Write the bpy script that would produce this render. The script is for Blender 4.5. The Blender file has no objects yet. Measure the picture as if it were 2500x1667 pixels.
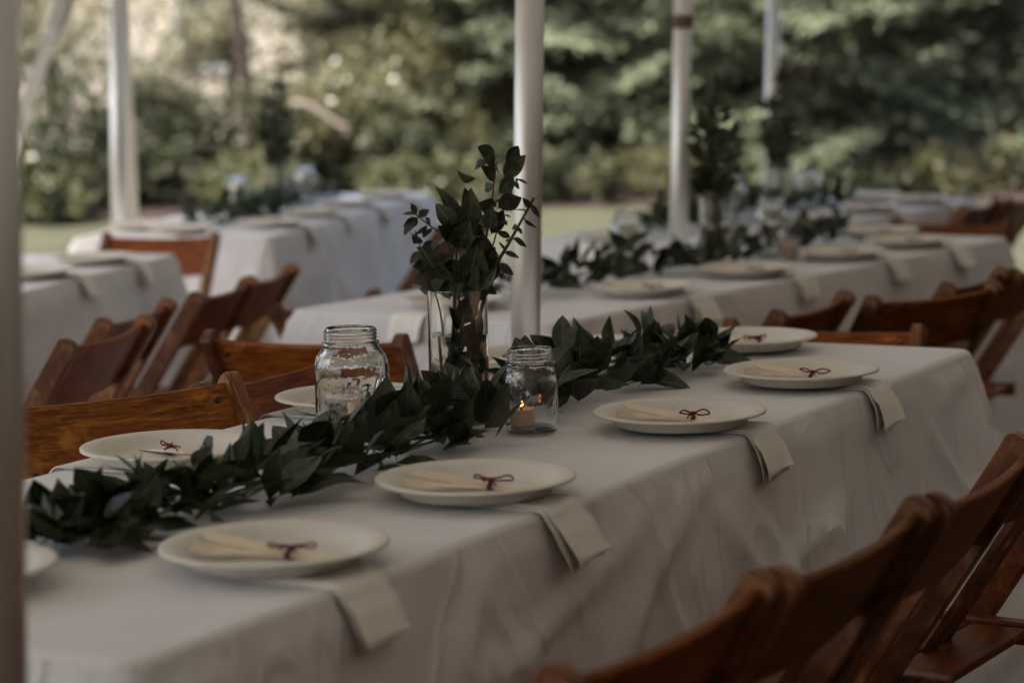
import bpy, bmesh, math, random
import numpy as np
from mathutils import Vector, Matrix, noise

# ------------------------------------------------------------------ camera, world, sun, exposure
S = bpy.context.scene
R = math.radians
CAM = Vector((-1.69, -1.393, 1.31))
YAW, PITCH, ROLL = R(29.27), R(-6.99), R(-1.39)
fw = Vector((math.cos(PITCH)*math.cos(YAW), math.cos(PITCH)*math.sin(YAW), math.sin(PITCH)))
rt = Vector((math.sin(YAW), -math.cos(YAW), 0)); up = rt.cross(fw)
c_, s_ = math.cos(ROLL), math.sin(ROLL)
rt, up = c_*rt + s_*up, c_*up - s_*rt
cd = bpy.data.cameras.new('camera'); cam = bpy.data.objects.new('camera', cd)
S.collection.objects.link(cam)
cam.matrix_world = Matrix(((rt.x, up.x, -fw.x, CAM.x), (rt.y, up.y, -fw.y, CAM.y), (rt.z, up.z, -fw.z, CAM.z), (0, 0, 0, 1)))
cd.sensor_width = 36; cd.lens = 84.96; cd.clip_start = .05; cd.clip_end = 600
cd.dof.use_dof = True; cd.dof.focus_distance = 3.58; cd.dof.aperture_fstop = 3.5
S.camera = cam
FH = Vector((math.cos(YAW), math.sin(YAW))); LR = Vector((math.sin(YAW), -math.cos(YAW)))   # forward / right on the ground

SUN_EL, SUN_BACK, SUN_LEFT = R(58), -.45, .85
sd2 = (FH*SUN_BACK - LR*SUN_LEFT).normalized()            # towards the sun on the ground
w = bpy.data.worlds.new('World'); S.world = w; w.use_nodes = True
nt = w.node_tree; bg = nt.nodes['Background']
sky = nt.nodes.new('ShaderNodeTexSky'); sky.sky_type = 'NISHITA'; sky.sun_disc = False
sky.sun_elevation = SUN_EL; sky.sun_rotation = math.atan2(sd2.x, sd2.y); sky.dust_density = 5.0; sky.air_density = .9
nt.links.new(sky.outputs[0], bg.inputs[0]); bg.inputs[1].default_value = .11
sl = bpy.data.lights.new('sun', 'SUN'); sl.energy = 3.1; sl.angle = R(.6); sl.color = (1, .94, .85)
so = bpy.data.objects.new('sun', sl); S.collection.objects.link(so)
sdir = Vector((sd2.x*math.cos(SUN_EL), sd2.y*math.cos(SUN_EL), math.sin(SUN_EL)))
so.rotation_euler = sdir.to_track_quat('Z', 'Y').to_euler(); so.location = (0, 0, 12)
vs = S.view_settings; vs.view_transform = 'Standard'; vs.look = 'None'; vs.gamma = 1; vs.exposure = 1.9
vs.use_curve_mapping = False
S.cycles.use_denoising = True; S.cycles.max_bounces = 9; S.cycles.diffuse_bounces = 3; S.cycles.glossy_bounces = 3; S.cycles.transmission_bounces = 9
S.cycles.transparent_max_bounces = 8; S.cycles.caustics_refractive = True; S.cycles.caustics_reflective = False
S.cycles.blur_glossy = 1.0; S.cycles.sample_clamp_indirect = 6

rnd = random.Random(11); COL = S.collection

# ------------------------------------------------------------------ helpers
def tag(o, label=None, cat=None, group=None, kind=None):
    for k, v in (('label', label), ('category', cat), ('group', group), ('kind', kind)):
        if v: o[k] = v
    return o
def empty(name, loc=(0, 0, 0), rz=0, label=None, cat=None, group=None):
    o = bpy.data.objects.new(name, None); COL.objects.link(o); o.empty_display_size = .1
    o.location = loc; o.rotation_euler = (0, 0, rz); return tag(o, label, cat, group)
def link(name, me, parent=None):
    o = bpy.data.objects.new(name, me); COL.objects.link(o); o.parent = parent; return o
def mk(name, v, f, mat, smooth=False):
    me = bpy.data.meshes.new(name); me.from_pydata([tuple(p) for p in v], [], [tuple(q) for q in f])
    if mat: me.materials.append(mat)
    if smooth: me.shade_smooth()
    me.update(); return me
def crisp(o, a=35): o.data.set_sharp_from_angle(angle=R(a)); return o
def obj(name, v, f, mat, parent=None, smooth=False): return link(name, mk(name, v, f, mat, smooth), parent)
def bm_mesh(name, bm, mat, smooth=False):
    bmesh.ops.recalc_face_normals(bm, faces=bm.faces)
    me = bpy.data.meshes.new(name); bm.to_mesh(me); bm.free(); me.materials.append(mat)
    if smooth: me.shade_smooth()
    return me
def bar(name, p0, p1, w_, t_, mat, side=Vector((1, 0, 0)), bev=.003, segs=2):
    """beveled bar from p0 to p1: w_ along `side`, t_ across"""
    p0, p1 = Vector(p0), Vector(p1); d = p1-p0; L = d.length; d.normalize()
    s = (side - d*side.dot(d)).normalized(); n = d.cross(s)
    bm = bmesh.new(); bmesh.ops.create_cube(bm, size=1)
    for v in bm.verts: v.co = Vector((v.co.x*w_, v.co.y*t_, v.co.z*L))
    if bev: bmesh.ops.bevel(bm, geom=bm.edges[:], offset=bev, segments=segs, affect='EDGES', profile=.5)
    m = Matrix((s, n, d)).transposed(); mid = (p0+p1)/2
    for v in bm.verts: v.co = m @ v.co + mid
    return bm_mesh(name, bm, mat)
def tube_vf(pts, rad, n=8, closed=False):
    pts = [Vector(p) for p in pts]; V = []; F = []; N = len(pts)
    if not hasattr(rad, '__len__'): rad = [rad]*N
    ref = Vector((.31, .17, .93))
    for i, p in enumerate(pts):
        a = pts[(i-1) % N] if (closed or i > 0) else p; b = pts[(i+1) % N] if (closed or i < N-1) else p
        t = (b-a).normalized(); s = t.cross(ref)
        if s.length < .05: s = t.cross(Vector((1, 0, 0)))
        s.normalize(); q = t.cross(s)
        for k in range(n):
            a_ = 2*math.pi*k/n; V.append(p + (s*math.cos(a_)+q*math.sin(a_))*rad[i])
    for i in range(N if closed else N-1):
        j = (i+1) % N
        for k in range(n): F.append((i*n+k, i*n+(k+1) % n, j*n+(k+1) % n, j*n+k))
    if not closed:
        F.append(tuple(range(n-1, -1, -1))); F.append(tuple(range((N-1)*n, N*n)))
    return V, F
def lathe_vf(prof, n=48):
    V = []; F = []; idx = []
    for r, z in prof:
        if r < 1e-6: idx.append([len(V)]); V.append((0, 0, z))
        else:
            idx.append(list(range(len(V), len(V)+n)))
            V += [(r*math.cos(2*math.pi*k/n), r*math.sin(2*math.pi*k/n), z) for k in range(n)]
    for a, b in zip(idx, idx[1:]):
        for k in range(n):
            q = [a[k % len(a)], a[(k+1) % len(a)], b[(k+1) % len(b)], b[k % len(b)]]
            q2 = []
            for i in q:
                if i not in q2: q2.append(i)
            if len(q2) > 2: F.append(q2)
    return V, F
def merge(*vfs):
    V = []; F = []
    for v, f in vfs:
        o = len(V); V += list(v); F += [tuple(i+o for i in q) for q in f]
    return V, F
def gz(x, y):
    d = (x-CAM.x)*FH.x + (y-CAM.y)*FH.y
    t = min(1, max(0, (d-4.3)/1.3))
    return -.05*t*t*(3-2*t) - .016*min(6.5, max(0, d-5.5))
def W(d, l):                                        # ground point, d metres ahead and l metres to the right of the camera
    p = Vector((CAM.x, CAM.y)) + FH*d + LR*l; return p.x, p.y

# ------------------------------------------------------------------ materials
def mat(name, col, rough=.6, **k):
    m = bpy.data.materials.new(name); m.use_nodes = True; b = m.node_tree.nodes['Principled BSDF']
    b.inputs['Base Color'].default_value = (*col, 1); b.inputs['Roughness'].default_value = rough
    for a, v in k.items(): b.inputs[a].default_value = v
    return m
def N(m, t, **k):
    n = m.node_tree.nodes.new(t)
    for a, v in k.items(): setattr(n, a, v)
    return n
def L(m, a, b): m.node_tree.links.new(a, b)
def coords(m, scale=(1, 1, 1), src='Object'):
    tc = N(m, 'ShaderNodeTexCoord'); mp = N(m, 'ShaderNodeMapping'); mp.inputs['Scale'].default_value = scale
    L(m, tc.outputs[src], mp.inputs['Vector']); return mp.outputs['Vector']
def noisecol(m, vec, scale, stops, detail=6, rough=.6, dist=0):
    n = N(m, 'ShaderNodeTexNoise'); n.inputs['Scale'].default_value = scale; n.inputs['Detail'].default_value = detail
    n.inputs['Roughness'].default_value = rough; n.inputs['Distortion'].default_value = dist; L(m, vec, n.inputs['Vector'])
    r = N(m, 'ShaderNodeValToRGB'); e = r.color_ramp.elements
    while len(e) < len(stops): e.new(.5)
    for i, (p, c) in enumerate(stops): e[i].position = p; e[i].color = (*c, 1)
    L(m, n.outputs['Fac'], r.inputs['Fac']); return r.outputs['Color'], n.outputs['Fac']
def bump(m, height, strength=.2, dist=.01, prev=None):
    b = N(m, 'ShaderNodeBump'); b.inputs['Strength'].default_value = strength; b.inputs['Distance'].default_value = dist
    L(m, height, b.inputs['Height'])
    if prev: L(m, prev, b.inputs['Normal'])
    return b.outputs['Normal']
def P(m): return m.node_tree.nodes['Principled BSDF']
def varied(m, color, amt=.35, hue=.03):
    """per-object value / hue shift on a colour"""
    oi = N(m, 'ShaderNodeObjectInfo'); h = N(m, 'ShaderNodeHueSaturation')
    a = N(m, 'ShaderNodeMapRange'); a.inputs['To Min'].default_value = 1-amt; a.inputs['To Max'].default_value = 1+amt
    b = N(m, 'ShaderNodeMapRange'); b.inputs['To Min'].default_value = .5-hue; b.inputs['To Max'].default_value = .5+hue
    mu = N(m, 'ShaderNodeMath', operation='FRACT'); mm = N(m, 'ShaderNodeMath', operation='MULTIPLY'); mm.inputs[1].default_value = 7.31
    L(m, oi.outputs['Random'], a.inputs['Value']); L(m, oi.outputs['Random'], mm.inputs[0]); L(m, mm.outputs[0], mu.inputs[0]); L(m, mu.outputs[0], b.inputs['Value'])
    L(m, a.outputs[0], h.inputs['Value']); L(m, b.outputs[0], h.inputs['Hue']); L(m, color, h.inputs['Color']); return h.outputs['Color']

def make_cloth():
    m = mat('white_linen', (.78, .77, .76), .85)
    v = coords(m); c, f = noisecol(m, v, 3, [(.3, (.72, .695, .68)), (.7, (.82, .795, .775))], 4)
    L(m, c, P(m).inputs['Base Color'])
    n1 = N(m, 'ShaderNodeTexNoise'); n1.inputs['Scale'].default_value = 5; n1.inputs['Detail'].default_value = 5; L(m, v, n1.inputs['Vector'])
    n2 = N(m, 'ShaderNodeTexNoise'); n2.inputs['Scale'].default_value = 420; n2.inputs['Detail'].default_value = 2; L(m, v, n2.inputs['Vector'])
    b = bump(m, n1.outputs['Fac'], .35, .03); b = bump(m, n2.outputs['Fac'], .25, .001, b); w1 = N(m, 'ShaderNodeTexNoise'); w1.inputs['Scale'].default_value = 2.6; w1.inputs['Detail'].default_value = 3; w1.inputs['Distortion'].default_value = 1.4
    L(m, coords(m, (1.5, 1.5, .8)), w1.inputs['Vector']); a1 = N(m, 'ShaderNodeMath', operation='SUBTRACT'); a1.inputs[1].default_value = .5; L(m, w1.outputs['Fac'], a1.inputs[0])
    a2 = N(m, 'ShaderNodeMath', operation='ABSOLUTE'); L(m, a1.outputs[0], a2.inputs[0]); a3 = N(m, 'ShaderNodeMapRange'); a3.inputs['From Max'].default_value = .055; a3.inputs['To Min'].default_value = 1; a3.inputs['To Max'].default_value = 0; L(m, a2.outputs[0], a3.inputs['Value'])
    ge = N(m, 'ShaderNodeNewGeometry'); sp = N(m, 'ShaderNodeSeparateXYZ'); L(m, ge.outputs['Normal'], sp.inputs[0]); mk_ = N(m, 'ShaderNodeMapRange'); mk_.inputs['From Min'].default_value = .35; mk_.inputs['From Max'].default_value = .8; mk_.inputs['To Min'].default_value = 1; mk_.inputs['To Max'].default_value = .06; L(m, sp.outputs['Z'], mk_.inputs['Value'])
    a4 = N(m, 'ShaderNodeMath', operation='MULTIPLY'); L(m, a3.outputs[0], a4.inputs[0]); L(m, mk_.outputs[0], a4.inputs[1]); b = bump(m, a4.outputs[0], .55, .006, b)
    L(m, b, P(m).inputs['Normal'])
    P(m).inputs['Sheen Weight'].default_value = .15
    return m
CLOTH = make_cloth()
def make_napkin():
    m = mat('cream_cotton', (.80, .75, .64), .9); v = coords(m)
    c, f = noisecol(m, v, 14, [(.3, (.82, .79, .71)), (.7, (.90, .87, .80))], 5); L(m, varied(m, c, .06, .004), P(m).inputs['Base Color'])
    n2 = N(m, 'ShaderNodeTexNoise'); n2.inputs['Scale'].default_value = 300; L(m, v, n2.inputs['Vector'])
    L(m, bump(m, n2.outputs['Fac'], .4, .001, bump(m, f, .4, .006)), P(m).inputs['Normal']); return m
NAPKIN = make_napkin()
def make_plate():
    m = mat('pulp_fibre', (.7, .66, .57), .62); v = coords(m)
    c, f = noisecol(m, v, 90, [(.28, (.52, .47, .38)), (.42, (.70, .655, .565)), (.8, (.74, .70, .62))], 8, .75)
    L(m, c, P(m).inputs['Base Color']); L(m, bump(m, f, .15, .001), P(m).inputs['Normal']); return m
PLATE = make_plate()
def make_wood(name, scale, cols, rough=.33, amt=.35):
    m = mat(name, cols[1], rough); v = coords(m, scale)
    c, f = noisecol(m, v, 5, [(.25, cols[0]), (.5, cols[1]), (.72, cols[2])], 9, .62, .6)
    v2 = coords(m); c2, f2 = noisecol(m, v2, 9, [(.56, (0, 0, 0)), (.74, (1, 1, 1))], 5, .7)
    mx = N(m, 'ShaderNodeMix', data_type='RGBA'); L(m, c2, mx.inputs['Factor']); L(m, c, mx.inputs['A'])
    mx.inputs['B'].default_value = (cols[2][0]*1.15, cols[2][1]*1.2, cols[2][2]*1.3, 1)
    L(m, varied(m, mx.outputs['Result'], amt, .012), P(m).inputs['Base Color'])
    mr = N(m, 'ShaderNodeMapRange'); mr.inputs['To Min'].default_value = rough-.1; mr.inputs['To Max'].default_value = rough+.25
    L(m, f, mr.inputs['Value']); L(m, mr.outputs[0], P(m).inputs['Roughness']); L(m, bump(m, f, .25, .002), P(m).inputs['Normal'])
    return m
CH = ((.038, .008, .003), (.16, .040, .008), (.36, .115, .024))
WOOD_X = make_wood('varnished_wood_across', (3, 34, 34), CH)
P(WOOD_X).inputs['Specular IOR Level'].default_value = .12
WOOD_P = make_wood('varnished_wood_upright', (34, 6, 4), ((.045, .016, .007), (.15, .052, .017), (.34, .17, .08)))
P(WOOD_P).inputs['Specular IOR Level'].default_value = .3
WOOD_PALE = make_wood('birch_wood', (60, 8, 60), ((.66, .52, .36), (.76, .63, .46), (.82, .71, .55)), .6, .08)
TWINE = mat('maroon_twine', (.11, .008, .018), .9)
v_ = coords(TWINE); _c, _f = noisecol(TWINE, v_, 700, [(.3, (.08, .005, .012)), (.7, (.20, .014, .028))]); L(TWINE, _c, P(TWINE).inputs['Base Color'])
SCREW = mat('dark_steel', (.05, .045, .04), .45, Metallic=.8)
def make_leaf(name, dark, light, rough=.36, amt=.35):
    m = mat(name, dark, rough); tc = N(m, 'ShaderNodeTexCoord'); sp = N(m, 'ShaderNodeSeparateXYZ'); L(m, tc.outputs['Object'], sp.inputs[0])
    ab = N(m, 'ShaderNodeMath', operation='ABSOLUTE'); L(m, sp.outputs['Y'], ab.inputs[0])
    # long veins fanning along the blade
    dv = N(m, 'ShaderNodeMath', operation='MULTIPLY_ADD'); L(m, ab.outputs[0], dv.inputs[0]); dv.inputs[1].default_value = 5.0; L(m, sp.outputs['X'], dv.inputs[2])
    m1 = N(m, 'ShaderNodeMath', operation='MULTIPLY'); L(m, ab.outputs[0], m1.inputs[0]); m1.inputs[1].default_value = 150
    m2 = N(m, 'ShaderNodeMath', operation='MULTIPLY_ADD'); L(m, sp.outputs['X'], m2.inputs[0]); m2.inputs[1].default_value = -26; L(m, m1.outputs[0], m2.inputs[2])
    sn = N(m, 'ShaderNodeMath', operation='SINE'); L(m, m2.outputs[0], sn.inputs[0])
    rib = N(m, 'ShaderNodeMath', operation='LESS_THAN'); L(m, ab.outputs[0], rib.inputs[0]); rib.inputs[1].default_value = .010
    c, f = noisecol(m, tc.outputs['Object'], 4, [(.3, dark), (.75, light)], 3)
    mx = N(m, 'ShaderNodeMix', data_type='RGBA'); L(m, rib.outputs[0], mx.inputs['Factor']); L(m, c, mx.inputs['A']); mx.inputs['B'].default_value = (light[0]*1.7, light[1]*1.6, light[2]*1.5, 1)
    col = varied(m, mx.outputs['Result'], amt, .02)
    geo = N(m, 'ShaderNodeNewGeometry'); hs = N(m, 'ShaderNodeHueSaturation'); hs.inputs['Saturation'].default_value = .6; hs.inputs['Value'].default_value = 1.9
    L(m, col, hs.inputs['Color']); m3 = N(m, 'ShaderNodeMix', data_type='RGBA'); L(m, geo.outputs['Backfacing'], m3.inputs['Factor']); L(m, col, m3.inputs['A']); L(m, hs.outputs[0], m3.inputs['B'])
    L(m, m3.outputs['Result'], P(m).inputs['Base Color']); L(m, bump(m, sn.outputs[0], .35, .012), P(m).inputs['Normal'])
    P(m).inputs['Specular IOR Level'].default_value = .4
    tr = N(m, 'ShaderNodeBsdfTranslucent'); L(m, m3.outputs['Result'], tr.inputs['Color']); ms = N(m, 'ShaderNodeMixShader'); ms.inputs[0].default_value = .09
    out = m.node_tree.nodes['Material Output']; L(m, P(m).outputs[0], ms.inputs[1]); L(m, tr.outputs[0], ms.inputs[2]); L(m, ms.outputs[0], out.inputs['Surface'])
    return m
LEAF = make_leaf('ruscus_leaf', (.008, .0145, .003), (.034, .048, .011), .25, .65)
EUCA = make_leaf('eucalyptus_leaf', (.010, .017, .009), (.026, .038, .023), .42)
STEM = mat('green_stem', (.05, .055, .02), .6); RSTEM = mat('red_stem', (.14, .035, .02), .55)
def foliage(name, dark, light, trans=.35, scale=.9):
    m = mat(name, dark, .6); v = coords(m); c, f = noisecol(m, v, scale, [(.32, dark), (.6, light), (.78, tuple(q*1.7 for q in light))], 6, .75)
    L(m, c, P(m).inputs['Base Color']); tr = N(m, 'ShaderNodeBsdfTranslucent'); L(m, c, tr.inputs['Color'])
    ms = N(m, 'ShaderNodeMixShader'); ms.inputs[0].default_value = trans; out = m.node_tree.nodes['Material Output']
    L(m, P(m).outputs[0], ms.inputs[1]); L(m, tr.outputs[0], ms.inputs[2]); L(m, ms.outputs[0], out.inputs['Surface']); return m
LEAFMASS = foliage('garland_leaves', (.010, .022, .005), (.03, .05, .013), .1, 30); P(LEAFMASS).inputs['Roughness'].default_value = .5
F_SPRUCE = foliage('spruce_needles', (.08, .095, .053), (.19, .21, .13), .15, 1.4)
F_OLIVE = foliage('olive_leaves', (.10, .10, .045), (.20, .19, .105), .35)
F_DARK = foliage('dark_leaves', (.026, .033, .013), (.068, .073, .03), .25)
F_DEEP = foliage('shade_dark_needles', (.018, .022, .012), (.04, .045, .022), .08)  # needles coloured dark to stand for the shaded gaps between boughs
F_LIGHT = foliage('light_leaves', (.085, .095, .042), (.17, .17, .088), .4)
F_PALE = foliage('pale_leaves', (.19, .19, .11), (.35, .32, .22), .4)
for _m in (F_LIGHT, F_PALE, F_OLIVE): P(_m).inputs['Roughness'].default_value = .32
BARK = mat('bark', (.12, .085, .065), .9)
v_ = coords(BARK, (6, 6, 1.2)); _c, _f = noisecol(BARK, v_, 4, [(.3, (.07, .048, .038)), (.7, (.20, .145, .12))], 8); L(BARK, _c, P(BARK).inputs['Base Color']); L(BARK, bump(BARK, _f, .8, .03), P(BARK).inputs['Normal'])
PAINT = mat('aluminium_pole', (.78, .765, .73), .40, Metallic=.8)
v_ = coords(PAINT, (1, 1, .4)); _c, _f = noisecol(PAINT, v_, 7, [(.3, (.66, .645, .61)), (.6, (.80, .785, .75))], 8); L(PAINT, _c, P(PAINT).inputs['Base Color'])
WEB = mat('webbing', (.62, .60, .54), .8); STEEL = mat('galvanised_steel', (.55, .54, .50), .4, Metallic=.9)
VINYL = mat('canopy_vinyl', (.62, .61, .58), .5)
tr = N(VINYL, 'ShaderNodeBsdfTranslucent'); tr.inputs['Color'].default_value = (.8, .77, .7, 1)
ms = N(VINYL, 'ShaderNodeMixShader'); ms.inputs[0].default_value = .058
L(VINYL, P(VINYL).outputs[0], ms.inputs[1]); L(VINYL, tr.outputs[0], ms.inputs[2]); L(VINYL, ms.outputs[0], VINYL.node_tree.nodes['Material Output'].inputs['Surface'])
GLASS = mat('clear_glass', (1, 1, 1), .0, IOR=1.48); P(GLASS).inputs['Transmission Weight'].default_value = 1
JARGLASS = mat('pressed_glass', (1, 1, 1), .0, IOR=1.48); P(JARGLASS).inputs['Transmission Weight'].default_value = 1
_v = coords(JARGLASS, (1, 1, .6)); _n = N(JARGLASS, 'ShaderNodeTexNoise'); _n.inputs['Scale'].default_value = 55; _n.inputs['Detail'].default_value = 3; L(JARGLASS, _v, _n.inputs['Vector']); L(JARGLASS, bump(JARGLASS, _n.outputs['Fac'], .3, .004), P(JARGLASS).inputs['Normal'])
WATER = mat('water', (1, 1, 1), .0, IOR=1.33); P(WATER).inputs['Transmission Weight'].default_value = 1
WAX = mat('glow_tinted_wax', (.78, .55, .38), .5); P(WAX).inputs['Subsurface Weight'].default_value = .3; P(WAX).inputs['Subsurface Radius'].default_value = (.02, .01, .005)  # peach tone: the orange candle glow is put into the wax colour
TIN = mat('tin_cup', (.7, .69, .66), .3, Metallic=1); WICK = mat('wick', (.02, .015, .01), .9)
FLAME = mat('flame', (1, .5, .15), .5); P(FLAME).inputs['Emission Color'].default_value = (1, .42, .12, 1); P(FLAME).inputs['Emission Strength'].default_value = 2
LAWN = mat('lawn', (.08, .09, .03), .95); v_ = coords(LAWN)
_c, _f = noisecol(LAWN, v_, 1.1, [(.3, (.036, .040, .018)), (.5, (.055, .058, .026)), (.72, (.085, .074, .04))], 10, .7); L(LAWN, _c, P(LAWN).inputs['Base Color'])
_c2, _f2 = noisecol(LAWN, v_, 60, [(0, (0, 0, 0)), (1, (1, 1, 1))], 6); L(LAWN, bump(LAWN, _f2, .8, .03), P(LAWN).inputs['Normal'])
BOUNCE_EARTH = mat('bounce_earth', (.10, .065, .045), .95); v_ = coords(BOUNCE_EARTH); _c, _f = noisecol(BOUNCE_EARTH, v_, 5, [(.3, (.065, .033, .022)), (.55, (.14, .078, .052)), (.75, (.19, .115, .078))], 10, .7); L(BOUNCE_EARTH, _c, P(BOUNCE_EARTH).inputs['Base Color']); L(BOUNCE_EARTH, bump(BOUNCE_EARTH, _f, .8, .03), P(BOUNCE_EARTH).inputs['Normal'])  # brown ground tone, added so light bounces up warm instead of green
MULCH = mat('mulch', (.14, .06, .035), .95); v_ = coords(MULCH); _c, _f = noisecol(MULCH, v_, 22, [(.3, (.018, .011, .008)), (.7, (.045, .026, .018))], 8); L(MULCH, _c, P(MULCH).inputs['Base Color']); L(MULCH, bump(MULCH, _f, 1, .04), P(MULCH).inputs['Normal'])
SIDING = mat('beige_siding', (.62, .54, .45), .8); ROOF = mat('roof_shingle', (.10, .09, .085), .9); TRIM = mat('white_trim', (.75, .74, .70), .6); PANE = mat('window_glass', (.05, .06, .065), .08)
TABLETOP = mat('table_laminate', (.5, .45, .38), .6); TLEG = mat('table_steel', (.2, .2, .2), .4, Metallic=.8)

# ------------------------------------------------------------------ ground
def build_ground():
    V = []; F = []
    ds = [-300, -120, -50, -20, -8, -3] + [i*.5 for i in range(-4, 60)] + [32, 36, 42, 50, 65, 90, 140, 260]
    ls = [-260, -120, -60, -30, -18] + [i*1.0 for i in range(-12, 13)] + [18, 30, 60, 120, 260]
    for d in ds:
        for l in ls:
            x, y = W(d, l); z = gz(x, y) + (.02*noise.noise(Vector((x*.4, y*.4, 0))) if 5 < d < 40 else 0)
            V.append((x, y, z - .004))
    n = len(ls)
    for i in range(len(ds)-1):
        for j in range(n-1): F.append((i*n+j, i*n+j+1, (i+1)*n+j+1, (i+1)*n+j))
    tag(obj('lawn', V, F, LAWN, None, True), kind='structure')
    V = []; F = []; m = 40
    for i in range(m):
        l = -12 + 24*i/(m-1); d0 = 21.2 + .5*math.sin(l*.9) + .25*math.sin(l*2.3+1)
        for k, d in enumerate((d0, d0+.25, d0+3, d0+11)):
            x, y = W(d, l); V.append((x, y, gz(x, y) + (.0, .06, .10, .10)[k] + .03*noise.noise(Vector((x, y, 3)))))
    for i in range(m-1):
        for k in range(3): F.append((i*4+k, i*4+k+1, i*4+5+k, i*4+4+k))
    tag(obj('mulch_bed', V, F, MULCH, None, True), kind='structure')
    # grass tufts where the lawn shows close by, beside the right-hand chairs and past the far end of the table
    r = np.random.default_rng(3); n = 15000
    x = r.uniform(.2, 5.5, n); y = r.uniform(-2.4, .9, n); k = ~((x < 2.6) & (y > -.15)) & ~((x > 3.0) & (y > .75)); x, y = x[k], y[k]; n = len(x)
    h = r.uniform(.02, .055, n); a = r.uniform(0, 6.28, n); b = r.uniform(0, 6.28, n); z = np.array([gz(p, q) for p, q in zip(x, y)])
    base = np.stack([x, y, z-.005], 1); s = np.stack([np.cos(a), np.sin(a), 0*a], 1)*.0028
    tip = base + np.stack([np.cos(b)*h*.5, np.sin(b)*h*.5, h], 1)
    V = np.stack([base-s, base+s, tip], 1).reshape(-1, 3); F = np.arange(3*n).reshape(-1, 3)
    me = bpy.data.meshes.new('grass'); me.from_pydata(V.tolist(), [], F.tolist()); me.materials.append(LAWN)
    tag(link('grass', me), 'short green lawn grass under the chairs', 'grass', kind='stuff')
build_ground()
def bounce_earth():
    # brown ground sheet under the tent, added to warm the bounced light
    tl = Vector((.94, .35)).normalized(); nr = Vector((tl.y, -tl.x)); o = Vector((5.9, 4.7)) + tl*1.2 - nr*.4; V = []; F = []; a_, b_ = 60, 44
    for i in range(a_):
        for j in range(b_):
            e = min(i, a_-1-i, j, b_-1-j); q = o - tl*(17*i/(a_-1)) + nr*(12*j/(b_-1)); x, y = q
            if e == 0: x += .25*noise.noise(Vector((x*2, y*2, 1))); y += .25*noise.noise(Vector((x*2, y*2, 7)))
            d = (x-CAM.x)*FH.x + (y-CAM.y)*FH.y; z = gz(x, y) + (.02*noise.noise(Vector((x*.4, y*.4, 0))) if 5 < d < 40 else 0)
            V.append((x, y, z + (-.012 if e == 0 else .014)))
    for i in range(a_-1):
        for j in range(b_-1): F.append((i*b_+j, i*b_+j+1, (i+1)*b_+j+1, (i+1)*b_+j))
    tag(obj('earth', V, F, BOUNCE_EARTH, None, True), kind='structure')
bounce_earth()

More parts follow.
